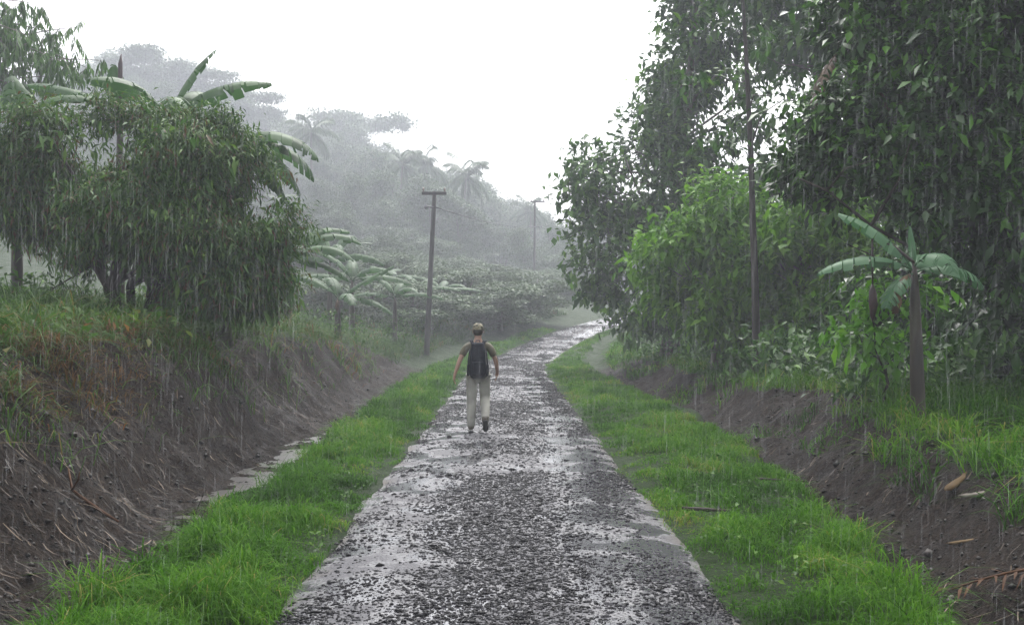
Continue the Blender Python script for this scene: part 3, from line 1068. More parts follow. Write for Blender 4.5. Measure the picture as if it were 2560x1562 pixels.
banana('small banana plant with pale glossy leaves at the right foot of the drooping shrub', (p.x, 21.5, tz(p.x, 21.5)), p.z - tz(p.x, 21.5),
       [(150, 35, 70, 1.1, .34, .2), (200, 20, 60, 1.1, .34, .2), (-30, 50, 80, 1.0, .34, .3), (70, 60, 60, 1.0, .34, .2), (-80, 30, 70, 1.0, .34, .3)], r=.07)
# middle distance
p = at(288, 258, 28)
banana('banana plant with pale arching leaves beyond the shrub on the bank crest', (p.x, 28, tz(p.x, 28)), max(1.2, p.z - tz(p.x, 28)),
       [(10, 55, 95, 2.3, .6, .3), (-20, 40, 90, 2.2, .6, .4), (45, 65, 90, 2.2, .6, .3), (160, 60, 90, 2.1, .6, .3), (-70, 40, 80, 2.0, .55, .4), (-5, 10, 60, 1.8, .55, .5)], r=.12, dry=1)
p = at(338, 296, 33)
banana('banana plant with one straight leaf pointing up right toward the utility pole', (p.x, 33, tz(p.x, 33)), max(1.0, p.z - tz(p.x, 33)),
       [(0, 36, 12, 2.1, .5, .15), (160, 50, 70, 2.2, .6, .3), (-10, 12, 60, 2.0, .5, .6), (-60, 25, 70, 1.9, .5, .5), (110, 60, 80, 1.9, .5, .4)], r=.11, dry=1)
p = at(395, 296, 46)
mid_banana = banana('hazy banana plant low beside the near utility pole', (p.x, 46, tz(p.x, 46)), max(1.3, p.z - tz(p.x, 46)),
       [(5, 20, 50, 2.3, .55, .5), (175, 25, 60, 2.3, .55, .5), (-50, 40, 80, 2.0, .5, .5), (80, 55, 70, 2.0, .5, .4), (140, 60, 60, 1.9, .5, .4)], r=.11)

for (px, py, Y) in [(352, 300, 40), (418, 300, 56), (442, 306, 60), (468, 298, 70), (492, 304, 78), (515, 296, 90), (385, 286, 62), (330, 268, 44)]:
    p = at(px, py, Y)
    gz = tz(p.x, Y)
    copy_thing(mid_banana, (p.x, Y, gz), rng.uniform(-.5, .5), (1.1, 1.1, min(1.6, max(.8, (p.z - gz) / 1.5))), 'hazy banana plant among the bushes at the foot of the misty hill', 'banana plants at the foot of the misty hill')

# right: the banana plant by the ditch
p = at(915, 262, 12)
bb = (at(919, 410, 12).x, 12, tz(at(919, 410, 12).x, 12))
banana('banana plant with blue-green leaves standing at the edge of the right ditch', bb, p.z - bb[2],
       [(182, 26, 64, 1.22, .40, .6), (-14, 26, 90, .86, .42, .7), (150, 60, 44, 1.15, .42, .5), (60, 50, 90, .9, .4, .3), (-70, 40, 110, .8, .34, .7), (215, -5, 70, .75, .30, .9), (100, 84, 8, .55, .10, .05)], r=.08, leafmat='banana_blue', dry=1,
       lean=(p.x - bb[0], 0), bud=(-.5, .1, 2.0))


# --- left: feathery tree leaning in from the left edge
def feathery():
    base = (-19.5, 30, tz(-19.5, 30))
    t = thing('feathery_tree', 'tree with feathery drooping leaf sprays reaching in at the top left', 'tree', base)
    ca, ta = Acc(), Acc()
    path = trunk_path((0, 0, -.3), (1.0, 0, 10.5 - base[2]), 9, .4)
    tube(ta, path, .2 * np.concatenate([[1.4, 1.1], np.linspace(1, .35, 7)]), 9)
    def spray(tip, s):
        tip = np.array(tip) - np.array(base)
        mid = s * .45 + tip * .55 + np.array([0, 0, .7])
        q = np.linspace(0, 1, 14)[:, None]
        c = s * (1 - q) ** 2 + 2 * mid * q * (1 - q) + tip * q ** 2
        tube(ta, c, .05 * (1 - q[:, 0]) + .008, 5)
        for k in range(6, 14):
            for w in range(3):
                P0 = c[k] + rng.normal(size=3) * .12
                d = norm(np.array([rng.normal(.2, .5), rng.normal(0, .7), -.15 - .4 * rng.random()]))
                Lf = rng.uniform(.45, .8)
                qq = np.linspace(.1, 1, 9)
                PP = P0 + d * Lf * qq[:, None] + np.array([0, 0, -1]) * (.28 * qq ** 2)[:, None]
                tube(ta, PP[::4], [.008, .006, .004], 3)
                sd = norm(np.cross(d, [0, 0, 1]))
                for sgn in (-1, 1):
                    DD = sd * sgn * .45 + d * .35 + np.array([0, 0, -.9]) + rng.normal(size=(9, 3)) * .12
                    leaves(ca, PP, DD, np.array([0, 0, 1.0]) + rdir(9) * .3, .24 * rng.uniform(.8, 1.2, 9), .065, .1, .3, rng.uniform(.2, .9, 9))
    T = path[-1]
    for (px, py, Y) in [(38, 4, 29), (22, 14, 30), (76, 27, 29), (60, 36, 30), (25, 34, 28), (99, 60, 29), (88, 68, 30), (62, 62, 28), (50, 76, 29), (24, 70, 30), (8, 84, 28), (-10, 55, 29), (-30, 20, 30), (-20, -30, 31)]:
        pp = at(px, py, Y)
        spray((pp.x, pp.y, pp.z), path[rng.integers(5, 9)])
    ca.obj('crown', M['mid_leaf'], t)
    ta.obj('trunk', M['bark'], t, smooth=True)


feathery()

# --- right: the large broadleaf tree beside the bend
b0 = place(668, 352, 37)
bl = [blob(b0, *a) for a in [(722, 20, 38, 55, 45, 2.2), (688, 75, 38, 42, 38, 2.0), (700, 115, 38, 65, 50, 2.4), (650, 145, 37.5, 46, 40, 2.2), (615, 180, 37, 48, 50, 2.0), (660, 190, 37, 60, 60, 2.4),
                             (585, 192, 36.5, 28, 16, 1.2), (600, 255, 36.5, 38, 55, 1.8), (650, 265, 36, 60, 65, 2.4), (634, 300, 36, 42, 46, 1.9), (606, 314, 36, 20, 22, 1.0), (705, 250, 37, 60, 70, 2.4), (740, 60, 39, 40, 40, 2), (720, -40, 38, 60, 50, 2.2), (690, 10, 38, 22, 22, 1.2)]]
tree('broadleaf_tree', 'tall dark broadleaf tree leafy to the ground where the road bends right', 'tree', b0, bl, (1.2, 0, 13), .28, 2100, 12, .32, .5, M['mid_leaf'], M['bark'], nb=60,
     spread=.33, droop=.25, down=.25, shell=.45, gap=.43, gs=.8, limb_r=.07, crs=.3)

# lighter green trees in front of it
b0 = place(715, 372, 27)
bl = [blob(b0, *a) for a in [(715, 215, 27, 48, 42, 1.5), (680, 258, 27, 50, 45, 1.4), (740, 260, 26.5, 55, 50, 1.6), (700, 300, 26.5, 55, 40, 1.4), (755, 310, 26.5, 45, 35, 1.2)]]
tree('leafy_tree', 'fresh green small tree left of the bare pole-like trunk', 'tree', b0, bl, (.2, 0, 4.6), .09, 900, 12, .26, .42, M['fresh_leaf'], M['bark'], nb=36,
     spread=.24, droop=.3, down=.3, shell=.4, gap=.34, gs=1.1, limb_r=.03)
b0 = place(815, 385, 25)
bl = [blob(b0, *a) for a in [(820, 220, 25, 55, 40, 1.4), (790, 265, 25, 50, 45, 1.3), (850, 270, 24.5, 55, 50, 1.5), (810, 315, 24.5, 55, 38, 1.2), (870, 320, 24.5, 50, 35, 1.2)]]
tree('leafy_tree', 'fresh green small tree right of the bare pole-like trunk, behind the banana plant', 'tree', b0, bl, (-.2, 0, 4.2), .09, 900, 12, .25, .42, M['fresh_leaf'], M['bark'], nb=36,
     spread=.24, droop=.3, down=.3, shell=.4, gap=.33, gs=1.1, limb_r=.03)

# the slender bare trunk
b0 = place(755, 366, 22.5)
p = at(745, -10, 22.5)
bl = [(p.x - b0[0] + dx, dy, p.z - b0[2] + dz, rx, rx, rz) for dx, dy, dz, rx, rz in
      [(-.3, 0, 1.2, 1.6, .9), (.5, .3, 2.4, 1.5, 1.0), (-.9, .2, -.5, .7, .25), (.8, 0, -.9, .8, .25), (-.7, .3, -1.9, .8, .22), (.9, -.2, -2.4, .8, .25), (-.6, 0, -3.4, .7, .2), (.7, .2, -4.0, .6, .2)]]
tree('slender_tree', 'slender pole-like tree with a long bare straight trunk rising past the frame', 'tree', b0, bl, (p.x - b0[0] - .1, 0, p.z - b0[2] + 2.5), .08, 240, 10, .22, .4,
     M['mid_leaf'], M['red_bark'], nb=22, spread=.22, droop=.3, down=.2, shell=.4, gap=.25, gs=1.2, limb_r=.022, wob=.10, base_flare=1.25)

# tree behind the slender trunk
b0 = place(830, 372, 33)
bl = [blob(b0, *a) for a in [(800, 60, 33, 50, 40, 2), (830, 15, 33, 60, 45, 2.2), (780, 110, 33, 35, 35, 1.6), (815, 165, 33, 50, 40, 1.8), (790, 190, 33, 40, 40, 1.6), (900, 150, 33, 60, 60, 2), (770, -30, 33, 50, 40, 2)]]
tree('broadleaf_tree', 'airy broadleaf tree with sky gaps behind the bare pole-like trunk', 'tree', b0, bl, (.2, 0, 11), .2, 700, 11, .36, .48, M['mid_leaf'], M['bark'], nb=45,
     spread=.30, droop=.25, down=.25, shell=.5, gap=.53, gs=1.0, limb_r=.05)

# big dark tree overhanging from the right edge
b0 = (11.2, 15.6, tz(11.2, 15.6))
bl = [blob(b0, *a) for a in [(850, 120, 15.6, 60, 45, 1.1), (815, 165, 15.6, 42, 30, .9), (900, 60, 15.6, 75, 60, 1.2), (880, 175, 15.1, 70, 50, 1.1), (960, 120, 14.6, 85, 85, 1.3), (940, 205, 14.6, 70, 45, 1.2), (1000, 40, 14.6, 90, 80, 1.3), (1020, 200, 14.1, 70, 80, 1.2), (985, 262, 15.1, 55, 35, .8),
                             (870, 10, 16.6, 60, 45, 1.2), (1060, 120, 14.6, 80, 90, 1.4), (930, -50, 15.6, 90, 60, 1.5), (1060, -30, 14.6, 100, 80, 1.5), (1090, 230, 14.6, 60, 70, 1.3)]]
tree('dark_tree', 'very dark large-leaved tree overhanging from the right edge', 'tree', b0, bl, (.3, .3, 7.2), .2, 3200, 12, .18, .46, M['dark_leaf'], M['dark_bark'], nb=70,
     spread=.17, droop=.3, down=.22, shell=.3, gap=.39, crs=.33, gs=1.4, limb_r=.035)
dark = [o for o in COL.objects if o.name.startswith('dark_tree')][0]
for pp, r_ in (([(1010, 300, 15), (940, 262, 14.6), (872, 225, 14.2), (828, 190, 14), (800, 178, 14)], .035), ([(872, 225, 14.2), (900, 180, 14), (915, 130, 14)], .03), ([(940, 262, 14.6), (890, 262, 14.4), (846, 243, 14.3)], .022), ([(828, 190, 14), (846, 168, 13.8), (880, 158, 13.8)], .018)):
    a = Acc()
    P = np.array([np.array(at(*q)) - np.array(b0) for q in pp])
    tube(a, P, np.linspace(r_, r_ * .3, len(P)), 7)
    a.obj('limb', M['dark_bark'], dark, smooth=True)
# slender trunk on the right and dark forest behind it
b0 = place(1002, 372, 19)
bl = [blob(b0, *a) for a in [(990, 120, 19, 60, 60, 1.3), (1030, 60, 19, 70, 70, 1.4), (960, 40, 19, 60, 50, 1.3), (1060, 160, 19, 60, 60, 1.3), (1000, 200, 19, 40, 30, 1)]]
tree('slender_tree', 'slim straight tree half hidden in the dark foliage near the right edge', 'tree', b0, bl, (.1, 0, 6.5), .085, 500, 11, .28, .42, M['dark_leaf'], M['bark'], nb=22,
     spread=.25, droop=.35, down=.4, shell=.35, gap=.30, gs=1.1, limb_r=.03, wob=.12)
shr = [(905, 300, 21, 55, 60, 'dark_leaf', 'dark dense shrub behind the banana plant on the right'), (975, 300, 20, 60, 55, 'dark_leaf', 'dark dense shrub between banana plant and slim straight tree'),
       (1035, 320, 17, 60, 50, 'dark_leaf', 'dark dense shrub at the far right edge above bright grass'), (860, 325, 29, 55, 40, 'mid_leaf', 'dull green shrub low under the fresh green trees'),
       (770, 335, 31, 50, 30, 'mid_leaf', 'dull green shrub low behind the foot of the bare pole-like trunk')]
for (px, py, Y, rx, rz, mt, lab) in shr:
    b0 = place(px, 372, Y)
    bl = [blob(b0, px + dx * rx, py + dz * rz, Y, rx * .6, rz * .65, 1.1) for dx, dz in [(-.4, .3), (.4, .3), (0, -.4), (-.5, -.1), (.5, -.1), (0, .3)]]
    tree('understory_shrub', lab, 'shrub', b0, bl, (0, 0, 1.6), .06, 420, 11, .25, .42, M[mt], M['dark_bark'], nb=16,
         spread=.24, droop=.35, down=.35, shell=.3, gap=.25, gs=1.1, limb_r=.022)
# forest depth behind the right-hand trees
for (x, y, h, lab) in [(13.5, 27, 11, 'shadowy tree deep in the right-hand wood behind the dark overhanging tree'), (18, 33, 13, 'shadowy tree deep in the right-hand wood'), (15.5, 42, 8.5, 'shadowy tree deep in the right-hand wood'),
                       (23, 42, 14, 'shadowy tree deep in the right-hand wood'), (14, 20, 9, 'shadowy tree deep in the right-hand wood'), (19, 24, 11, 'shadowy tree deep in the right-hand wood'), (12, 50, 8.5, 'shadowy tree deep in the right-hand wood')]:
    b0 = (x, y, tz(x, y))
    bl = [(rng.normal(0, 1.4), rng.normal(0, 1.2), h * q, 2.3, 2.0, h * .16) for q in (.2, .3, .42, .5, .62, .7, .8, .92)]
    tree('shadowy_tree', 'shadowy tree deep in the right-hand wood', 'tree', b0, bl, (0, 0, h * .9), .18, 520, 11, .42, .5, M['dark_leaf'] if y < 30 else M['mid_leaf'], M['dark_bark'], nb=25,
         group='trees deep in the right-hand wood', spread=.4, droop=.3, down=.3, shell=.35, gap=.28, gs=.8, limb_r=.05)

# lime shrub under the banana plant
b0 = place(885, 398, 14)
bl = [blob(b0, *a) for a in [(872, 300, 14, 22, 26, .4), (905, 290, 14, 16, 20, .35), (925, 300, 13.6, 14, 26, .35), (860, 335, 14, 28, 22, .45), (890, 350, 14, 35, 26, .5), (845, 290, 14, 10, 12, .3)]]
tree('lime_shrub', 'lime green broad-leaved shrub growing around the banana stem', 'shrub', b0, bl, (.0, 0, 1.1), .025, 70, 9, .17, .5, M['lime_leaf'], M['dark_bark'], nb=24,
     spread=.12, droop=.35, down=.2, shell=.2, gap=.2, gs=1.5, limb_r=.012)


# ------------------------------------------------------------------ the misty hillside
def umbrella_proto(k):
    t = thing('umbrella_tree', 'hazy flat-topped tree on the misty hillside', 'tree')
    ca, ta = Acc(), Acc()
    bl = []
    for q in range(11):
        a, rr = rng.uniform(0, 2 * PI), rng.uniform(.5, 4.6)
        bl.append((math.cos(a) * rr, math.sin(a) * rr, 9.0 - .16 * rr + rng.normal(0, .35), 1.5, 1.5, .38))
    C = crown(ca, bl, 1500, 8, .27, .55, spread=.34, droop=.15, down=.05, shell=.2, gap=.22, gs=.8, simple=True)
    for q in range(5):
        crown(ca, [(rng.normal(0, 2.2), rng.normal(0, 2.2), rng.uniform(5.5, 7.6), 1.4, 1.4, .4)], 120, 8, .27, .55, spread=.32, gap=.2, simple=True)
    path = trunk_path((0, 0, -1.5), (.4, 0, 7.2), 8, .5)
    tube(ta, path, .17 * np.linspace(1.2, .5, 8), 7)
    limbs(ta, path, None, C, 34, .05, 4, sag=.05)
    ca.obj('crown', M['hill_leaf'], t)
    ta.obj('trunk', M['bark'], t, smooth=True)
    return t, 9.4


def round_proto(k):
    t = thing('hillside_tree', 'hazy round-crowned tree in the misty hillside wood', 'tree')
    ca, ta = Acc(), Acc()
    bl = [(rng.normal(0, 1.5), rng.normal(0, 1.5), 1.4 + 8.0 * q + rng.normal(0, .3), 2.2 - 1.2 * abs(q - .45), 2.2 - 1.2 * abs(q - .45), 1.3) for q in np.linspace(0, 1, 11)]
    C = crown(ca, bl, 2400, 8, .25, .55, spread=.34, droop=.25, down=.2, shell=.45, gap=.3, gs=.8, simple=True)
    path = trunk_path((0, 0, -1.5), (0, 0, 8.5), 8, .5)
    tube(ta, path, .2 * np.linspace(1.2, .3, 8), 7)
    limbs(ta, path, None, C, 26, .05, 4)
    ca.obj('crown', M['hill_leaf'], t)
    ta.obj('trunk', M['bark'], t, smooth=True)
    return t, 10.4


def palm_proto(k):
    t = thing('coconut_palm', 'hazy coconut palm standing on the misty hillside', 'palm')
    ca, ta = Acc(), Acc()
    lean = rng.uniform(-1, 1)
    z = np.linspace(0, 1, 9)
    path = np.stack([lean * z ** 2, .2 * z, -1.0 + 10.2 * z], -1)
    tube(ta, path, .16 * np.interp(z, [0, .1, 1], [1.6, 1, .7]), 7)
    T = path[-1]
    for q in range(19):
        az = q * 2.4 + rng.normal(0, .15)
        el = R(rng.uniform(-25, 80))
        Lf = rng.uniform(2.9, 3.8)
        n = 15
        p = T.copy()
        pts, ds = [], []
        for s in range(n):
            e = el - R(75) * (s / n) ** 1.3
            d = np.array([math.cos(e) * math.cos(az), math.cos(e) * math.sin(az), math.sin(e)])
            p = p + d * Lf / n
            pts.append(p.copy())
            ds.append(d)
        pts, ds = np.array(pts), np.array(ds)
        tube(ca, pts, np.linspace(.035, .008, n), 4, .4)
        sd = norm(np.cross(ds, [0, 0, 1.0]))
        w = .95 * np.sin(np.linspace(.25, 2.9, n)) ** .6
        for sgn in (-1, 1):
            D = sd * sgn + ds * .6 + np.array([0, 0, -.55])
            for dl in (0, .5):
                leaves(ca, pts + ds * dl * Lf / n, D + rng.normal(size=(n, 3)) * .06, np.array([0, 0, 1.0]), w, .12, .1, .25, rng.uniform(.2, .8, n), simple=True)
    ca.obj('crown', M['hill_leaf'], t)
    ta.obj('trunk', M['bark'], t, smooth=True)
    return t, 11.2


protos = {'u': [umbrella_proto(0), umbrella_proto(1)], 'r': [round_proto(0), round_proto(1), round_proto(2), round_proto(3)], 'p': [palm_proto(0), palm_proto(1)]}
used = set()


def hill_tree(kind, px, py, Y, sx=1.0, label=None, group=None, hmax=None):
    """a tree whose top stands at the given height above its own ground"""
    o, h0 = protos[kind][rng.integers(len(protos[kind]))]
    p = at(px, py, Y)
    gz = tz(p.x, Y)
    H = max(2.5, p.z - gz)
    if hmax:
        H = min(H, hmax)
    s = H / h0
    sw = s * sx
    sw = min(max(sw, .8), 2.6) if kind != 'p' else min(max(s * .8, .7), 1.2)
    args = ((p.x, Y, gz), rng.uniform(0, 2 * PI), (sw, sw, s))
    if o.name not in used:
        used.add(o.name)
        o.location, o.rotation_euler, o.scale = args[0], (0, 0, args[1]), args[2]
        if label:
            o['label'] = label
        if group:
            o['group'] = group
        return o
    return copy_thing(o, *args, label=label, group=group)


GU = ('hazy flat-topped tree along the misty hill skyline', 'flat-topped trees on the misty hill skyline')
GR = ('hazy round-crowned tree in the misty hillside wood', 'round-crowned trees of the misty hillside wood')
GF = ('faint tree fading into the mist beyond the road bend', 'faint trees beyond the road bend')
sky_line = [(-40, 80), (20, 80), (62, 62), (100, 58), (150, 56), (190, 74), (230, 88), (255, 108), (285, 120), (310, 122), (350, 122), (385, 150), (430, 158), (470, 170), (495, 196), (540, 205), (565, 225), (600, 238), (700, 240)]
skx, sky_y = [a for a, b in sky_line], [b for a, b in sky_line]
for (k, px, py, Y, lab, grp) in [
        ('r', 60, 64, 92, *GR), ('r', 95, 60, 96, *GR), ('r', 125, 70, 100, *GR), ('u', 148, 54, 102, *GU), ('u', 185, 72, 104, *GU), ('u', 222, 86, 106, *GU), ('u', 250, 104, 104, *GU),
        ('u', 352, 114, 118, 'hazy flat-topped tree standing alone above the skyline between palms and shrub', None),
        ('p', 311, 112, 96, 'hazy coconut palm on the skyline just right of the shredded banana leaves', None),
        ('p', 398, 144, 98, 'hazy coconut palm highest in the row left above the near utility pole', None),
        ('p', 427, 146, 104, 'hazy coconut palm directly above the near utility pole', None),
        ('p', 462, 154, 92, 'large hazy coconut palm right of the near utility pole', None),
        ('p', 532, 196, 112, 'faint coconut palm behind the far utility pole', None),
        ('r', 285, 122, 98, *GR), ('r', 330, 132, 104, *GR), ('r', 375, 152, 106, *GR), ('r', 410, 165, 106, *GR), ('r', 445, 176, 106, *GR), ('r', 485, 196, 108, *GR), ('r', 510, 204, 112, *GR)]:
    hill_tree(k, px, py, 10 + Y * (1.5 if k == 'p' else 2.0), 1.15 if k != 'u' else 1.25, lab, grp)
for Y0, drop, step in [(228, 4, 16), (195, 20, 17), (165, 38, 18), (138, 58, 20), (115, 80, 22), (96, 100, 25), (82, 118, 30)]:
    px = -60 + rng.uniform(0, 20)
    while px < (500 if Y0 < 140 else 640):
        Y = Y0 + rng.uniform(-4, 4)
        py = np.interp(px, skx, sky_y) + drop + rng.uniform(-8, 16)
        xx = (px - 507) / 1024 * Y
        if xx < road_x(Y) - 4.5:
            hill_tree('r' if rng.random() < .85 else 'p', px, min(py, 285), Y, 1.0, 'hazy tree of the wood on the misty hillside', 'trees of the misty hillside wood')
        px += step * rng.uniform(.8, 1.2)
for (px, py, Y) in [(550, 226, 150), (575, 232, 160), (600, 240, 165), (560, 246, 128), (630, 236, 170), (590, 252, 140), (670, 225, 170), (720, 220, 170), (780, 215, 170), (850, 210, 170)]:
    hill_tree('r', px, py, Y, 1.3, *GF)
for px in range(372, 574, 15):                    # the slope of the wood running down to the right behind the poles
    for Y0, dy in ((185, 4), (140, 28)):
        py = np.interp(px, skx, sky_y) + dy + rng.uniform(-6, 10)
        hill_tree('r', px + rng.uniform(-4, 4), py, Y0 + rng.uniform(-12, 12), 1.1, 'hazy tree of the wood on the misty hillside', 'trees of the misty hillside wood')
# bushes below the wood, along the road
for (px, py, Y) in [(345, 296, 54), (372, 288, 64), (404, 270, 76), (446, 290, 70), (476, 272, 88), (505, 290, 84), (524, 276, 104), (548, 290, 100), (408, 312, 54), (470, 312, 66), (492, 316, 72), (530, 306, 90), (560, 296, 116), (425, 262, 92), (455, 258, 100), (515, 294, 72), (538, 298, 84), (552, 292, 96), (568, 300, 110), (528, 308, 66), (500, 314, 60)]:
    hill_tree('r', px, py, Y, rng.uniform(.9, 1.5), 'hazy bush at the foot of the wooded hill beside the road', 'bushes at the foot of the wooded hill')


for lst in protos.values():                      # a kind that was never placed is taken out again
    for o, h0 in lst:
        if o.name not in used:
            for ch in list(o.children):
                bpy.data.objects.remove(ch)
            bpy.data.objects.remove(o)

# ------------------------------------------------------------------ utility poles and wires
def utility_pole(base, top, label, arm, brk):
    t = thing('utility_pole', label, 'utility pole', base, 0, None)
    tp = Vector(top) - Vector(base)
    a = Acc()
    q = np.linspace(0, 1, 8)[:, None]
    tube(a, np.array([[0, 0, -.6]]) * (1 - q) + np.array(tp)[None] * q, np.linspace(.135, .095, 8), 10)
    a.obj('post', M['pole_wood'], t, smooth=True)

    def bar(name, c, hx, hy, hz, mat):
        b = Acc()
        superball(b, c, (hx, hy, hz), .12, 12, 8)
        return b.obj(name, mat, t)
    c = np.array(tp) * .985 + np.array([arm[0], -.19, 0])
    bar('crossarm', c, arm[1], .06, .07, M['pole_wood'])
    for dx in (-.85, .85):
        b = Acc()
        tube(b, c + np.array([[dx * arm[1], 0, .06], [dx * arm[1], 0, .13], [dx * arm[1], 0, .2], [dx * arm[1], 0, .26]]), [.02, .045, .05, .02], 8)
        b.obj('insulator', M['ceramic'], t, smooth=True)
    for (h, dx) in brk:
        s = np.array(tp) * h
        b = Acc()
        tube(b, [s + np.array([0, -.12, 0]), s + np.array([dx * .6, -.15, .02]), s + np.array([dx, -.15, .0])], .04, 6)
        tube(b, s + np.array([[dx, -.15, -.08], [dx, -.15, 0], [dx, -.15, .12]]), [.05, .09, .04], 8)
        b.obj('bracket', M['metal'], t, smooth=True)
    return t


B1, T1 = at(426, 346, 46), at(434.5, 191, 46)
B1.z = tz(B1.x, 46)
utility_pole(B1, T1, 'wooden utility pole with short crossarm nearer of the two by the road', (-.0, .56), [(.90, -.34)])
B2, T2 = at(534, 306, 105), at(535, 200, 105)
B2.z = tz(B2.x, 105)
utility_pole(B2, T2, 'faint far utility pole half lost in the mist beyond the bend', (.25, .75), [(.72, .7), (.72, -.6)])
T3 = at(640, 222, 140)


def wire(p, q, sag, label):
    a = Acc()
    t = np.linspace(0, 1, 26)[:, None]
    P = np.array(p)[None] * (1 - t) + np.array(q)[None] * t - np.array([[0, 0, 1.0]]) * (4 * sag * t * (1 - t))
    tube(a, P, .022, 5)
    tag(a.obj('power_line', M['wire'], smooth=True), label, 'power line')


v1 = Vector((.1, -.15, 0))
wire(B1.lerp(T1, .90) + v1, B2.lerp(T2, .72) + v1, .35, 'sagging wire between the two utility poles')
wire(B2.lerp(T2, .72) + v1, (T3.x, T3.y, T3.z - 1.2), .5, 'sagging wire running from far utility pole behind the trees')
B3 = Vector((T3.x, 140, tz(T3.x, 140)))
utility_pole(B3, T3, 'utility pole hidden behind the tall dark tree at the bend', (0, .75), [(.75, -.5)])


# ------------------------------------------------------------------ wood debris
def splinter(name, label, cat, c, L, w, h, rz, tilt, mat):
    a = Acc()
    n = 9
    s = np.linspace(-1, 1, n)
    prof = np.interp(s, [-1, -.75, 0, .7, 1], [.75, .95, 1, .9, .35])
    k = 5
    ang = np.arange(k) / k * 2 * PI
    V = []
    for i in range(n):
        jit = 1 + rng.normal(0, .14, k)
        V.append(np.stack([np.full(k, s[i] * L / 2) + rng.normal(0, .02, k), np.cos(ang) * w * prof[i] * jit, np.sin(ang) * h * prof[i] * jit], -1))
    V = np.concatenate(V)
    f = [(i * k + j, i * k + (j + 1) % k, (i + 1) * k + (j + 1) % k, (i + 1) * k + j) for i in range(n - 1) for j in range(k)]
    V = np.vstack([V, [[-L / 2 - .02, 0, 0], [L / 2 + .03, 0, 0]]])
    f3 = [(j, n * k, (j + 1) % k) for j in range(k)] + [((n - 1) * k + j, (n - 1) * k + (j + 1) % k, n * k + 1) for j in range(k)]
    a.add(V, f3, f)
    o = a.obj(name, mat)
    z = float(terrain(np.array([c[0]]), np.array([c[1]]))[0][0])
    o.location = (c[0], c[1], z + h * .25)
    o.rotation_euler = (0, R(tilt), R(rz))
    return tag(o, label, cat)


def gpos(px, py, lo=3, hi=30):
    """ground point under a photo pixel"""
    Y = np.linspace(lo, hi, 2700)
    x = (px - 507) / 1024 * Y
    z = CAM_Z + (323 - py) / 1024 * Y
    g_ = terrain(x, Y)[0]
    i = np.argmax(z < g_)
    return x[i], Y[i]


splinter('wood_slab', 'orange-brown split wood slab lying high on the right mud bank', 'wood', gpos(963, 478), .52, .05, .02, 32, -20, M['split_wood'])
splinter('wood_slab', 'pale grey wood slab just below the orange-brown one', 'wood', gpos(981, 494), .36, .045, .018, 8, -6, M['pale_wood'])
splinter('wood_slab', 'small tan wood splinter low on the right mud bank', 'wood', gpos(966, 541), .28, .022, .012, 5, -8, M['split_wood'])
splinter('wood_chip', 'small pale wood chip above the orange-brown slab', 'wood', gpos(965, 440), .13, .03, .02, 20, 0, M['pale_wood'])
splinter('stick', 'dark broken stick lying in the right verge grass', 'stick', gpos(714, 510), .55, .03, .02, -8, 3, M['dark_bark'])
splinter('stick', 'dark broken stick at the ditch edge of the right verge', 'stick', gpos(780, 480), .55, .03, .02, 6, 3, M['dark_bark'])

# dead frond stick on the left bank
pts = [gpos(*q) for q in [(70, 478), (74, 494), (84, 503), (97, 512), (110, 520), (120, 526)]]
o0 = Vector((pts[2][0], pts[2][1], float(terrain(np.array([pts[2][0]]), np.array([pts[2][1]]))[0][0])))
t = thing('dead_frond', 'bent orange-brown dead frond stalk on the left mud bank', 'dead frond', o0)
a = Acc()
P = np.array([[x_ - o0.x, y_ - o0.y, float(terrain(np.array([x_]), np.array([y_]))[0][0]) - o0.z + .05] for x_, y_ in pts])
P[0, 2] += .04
tube(a, P, [.008, .013, .019, .018, .016, .01], 6)
a.obj('stalk', M['frond'], t, smooth=True)
a = Acc()
tube(a, [P[1], P[1] + np.array([.06, -.02, .09]), P[1] + np.array([.08, -.03, .17])], [.011, .009, .004], 5)
a.obj('twig', M['frond'], t, smooth=True)

# brown dead frond, bottom right
cx, cy = gpos(1012, 594)
cz = float(terrain(np.array([cx]), np.array([cy]))[0][0])
a = Acc()
q = np.linspace(-.42, .42, 12)
C0 = np.stack([q, .1 * q, .10 + .05 * np.cos(q * 3) + .16 * q], -1)
tube(a, C0, np.linspace(.006, .014, 12), 5)
for s in (-1, 1):
    leaves(a, C0, np.array([-.6, s * .8, .1]) + rng.normal(size=(12, 3)) * .25, np.array([0, 0, 1.0]), rng.uniform(.12, .22, 12), .022, .1, .5, .5)
tag(a.obj('dead_frond', M['frond'], loc=(cx, cy, cz)), 'orange-brown dead frond with leaflets in the bottom right ditch', 'dead frond')

# dry hanging palm leaves high in the dark tree
for (px, py, Y, s) in [(838, 72, 15.5, 1.0), (868, 92, 15.0, .8)]:
    p = at(px, py, Y)
    b_, r_ = banana_leaf(R(200 if s == 1 else 330), R(-50), R(35), 1.0 * s, .40, .9, 0, .5, petiole=.05)
    o = b_.obj('dry_leaf', M['dry_leaf'], None, smooth=True, loc=(p.x, Y, p.z + .3))
    tag(o, 'large brown dead leaf hanging in the upper right foliage, ' + ('left one' if s == 1 else 'right one'), 'leaf')
    r_.obj('midrib', M['dry_leaf'], o, smooth=True)


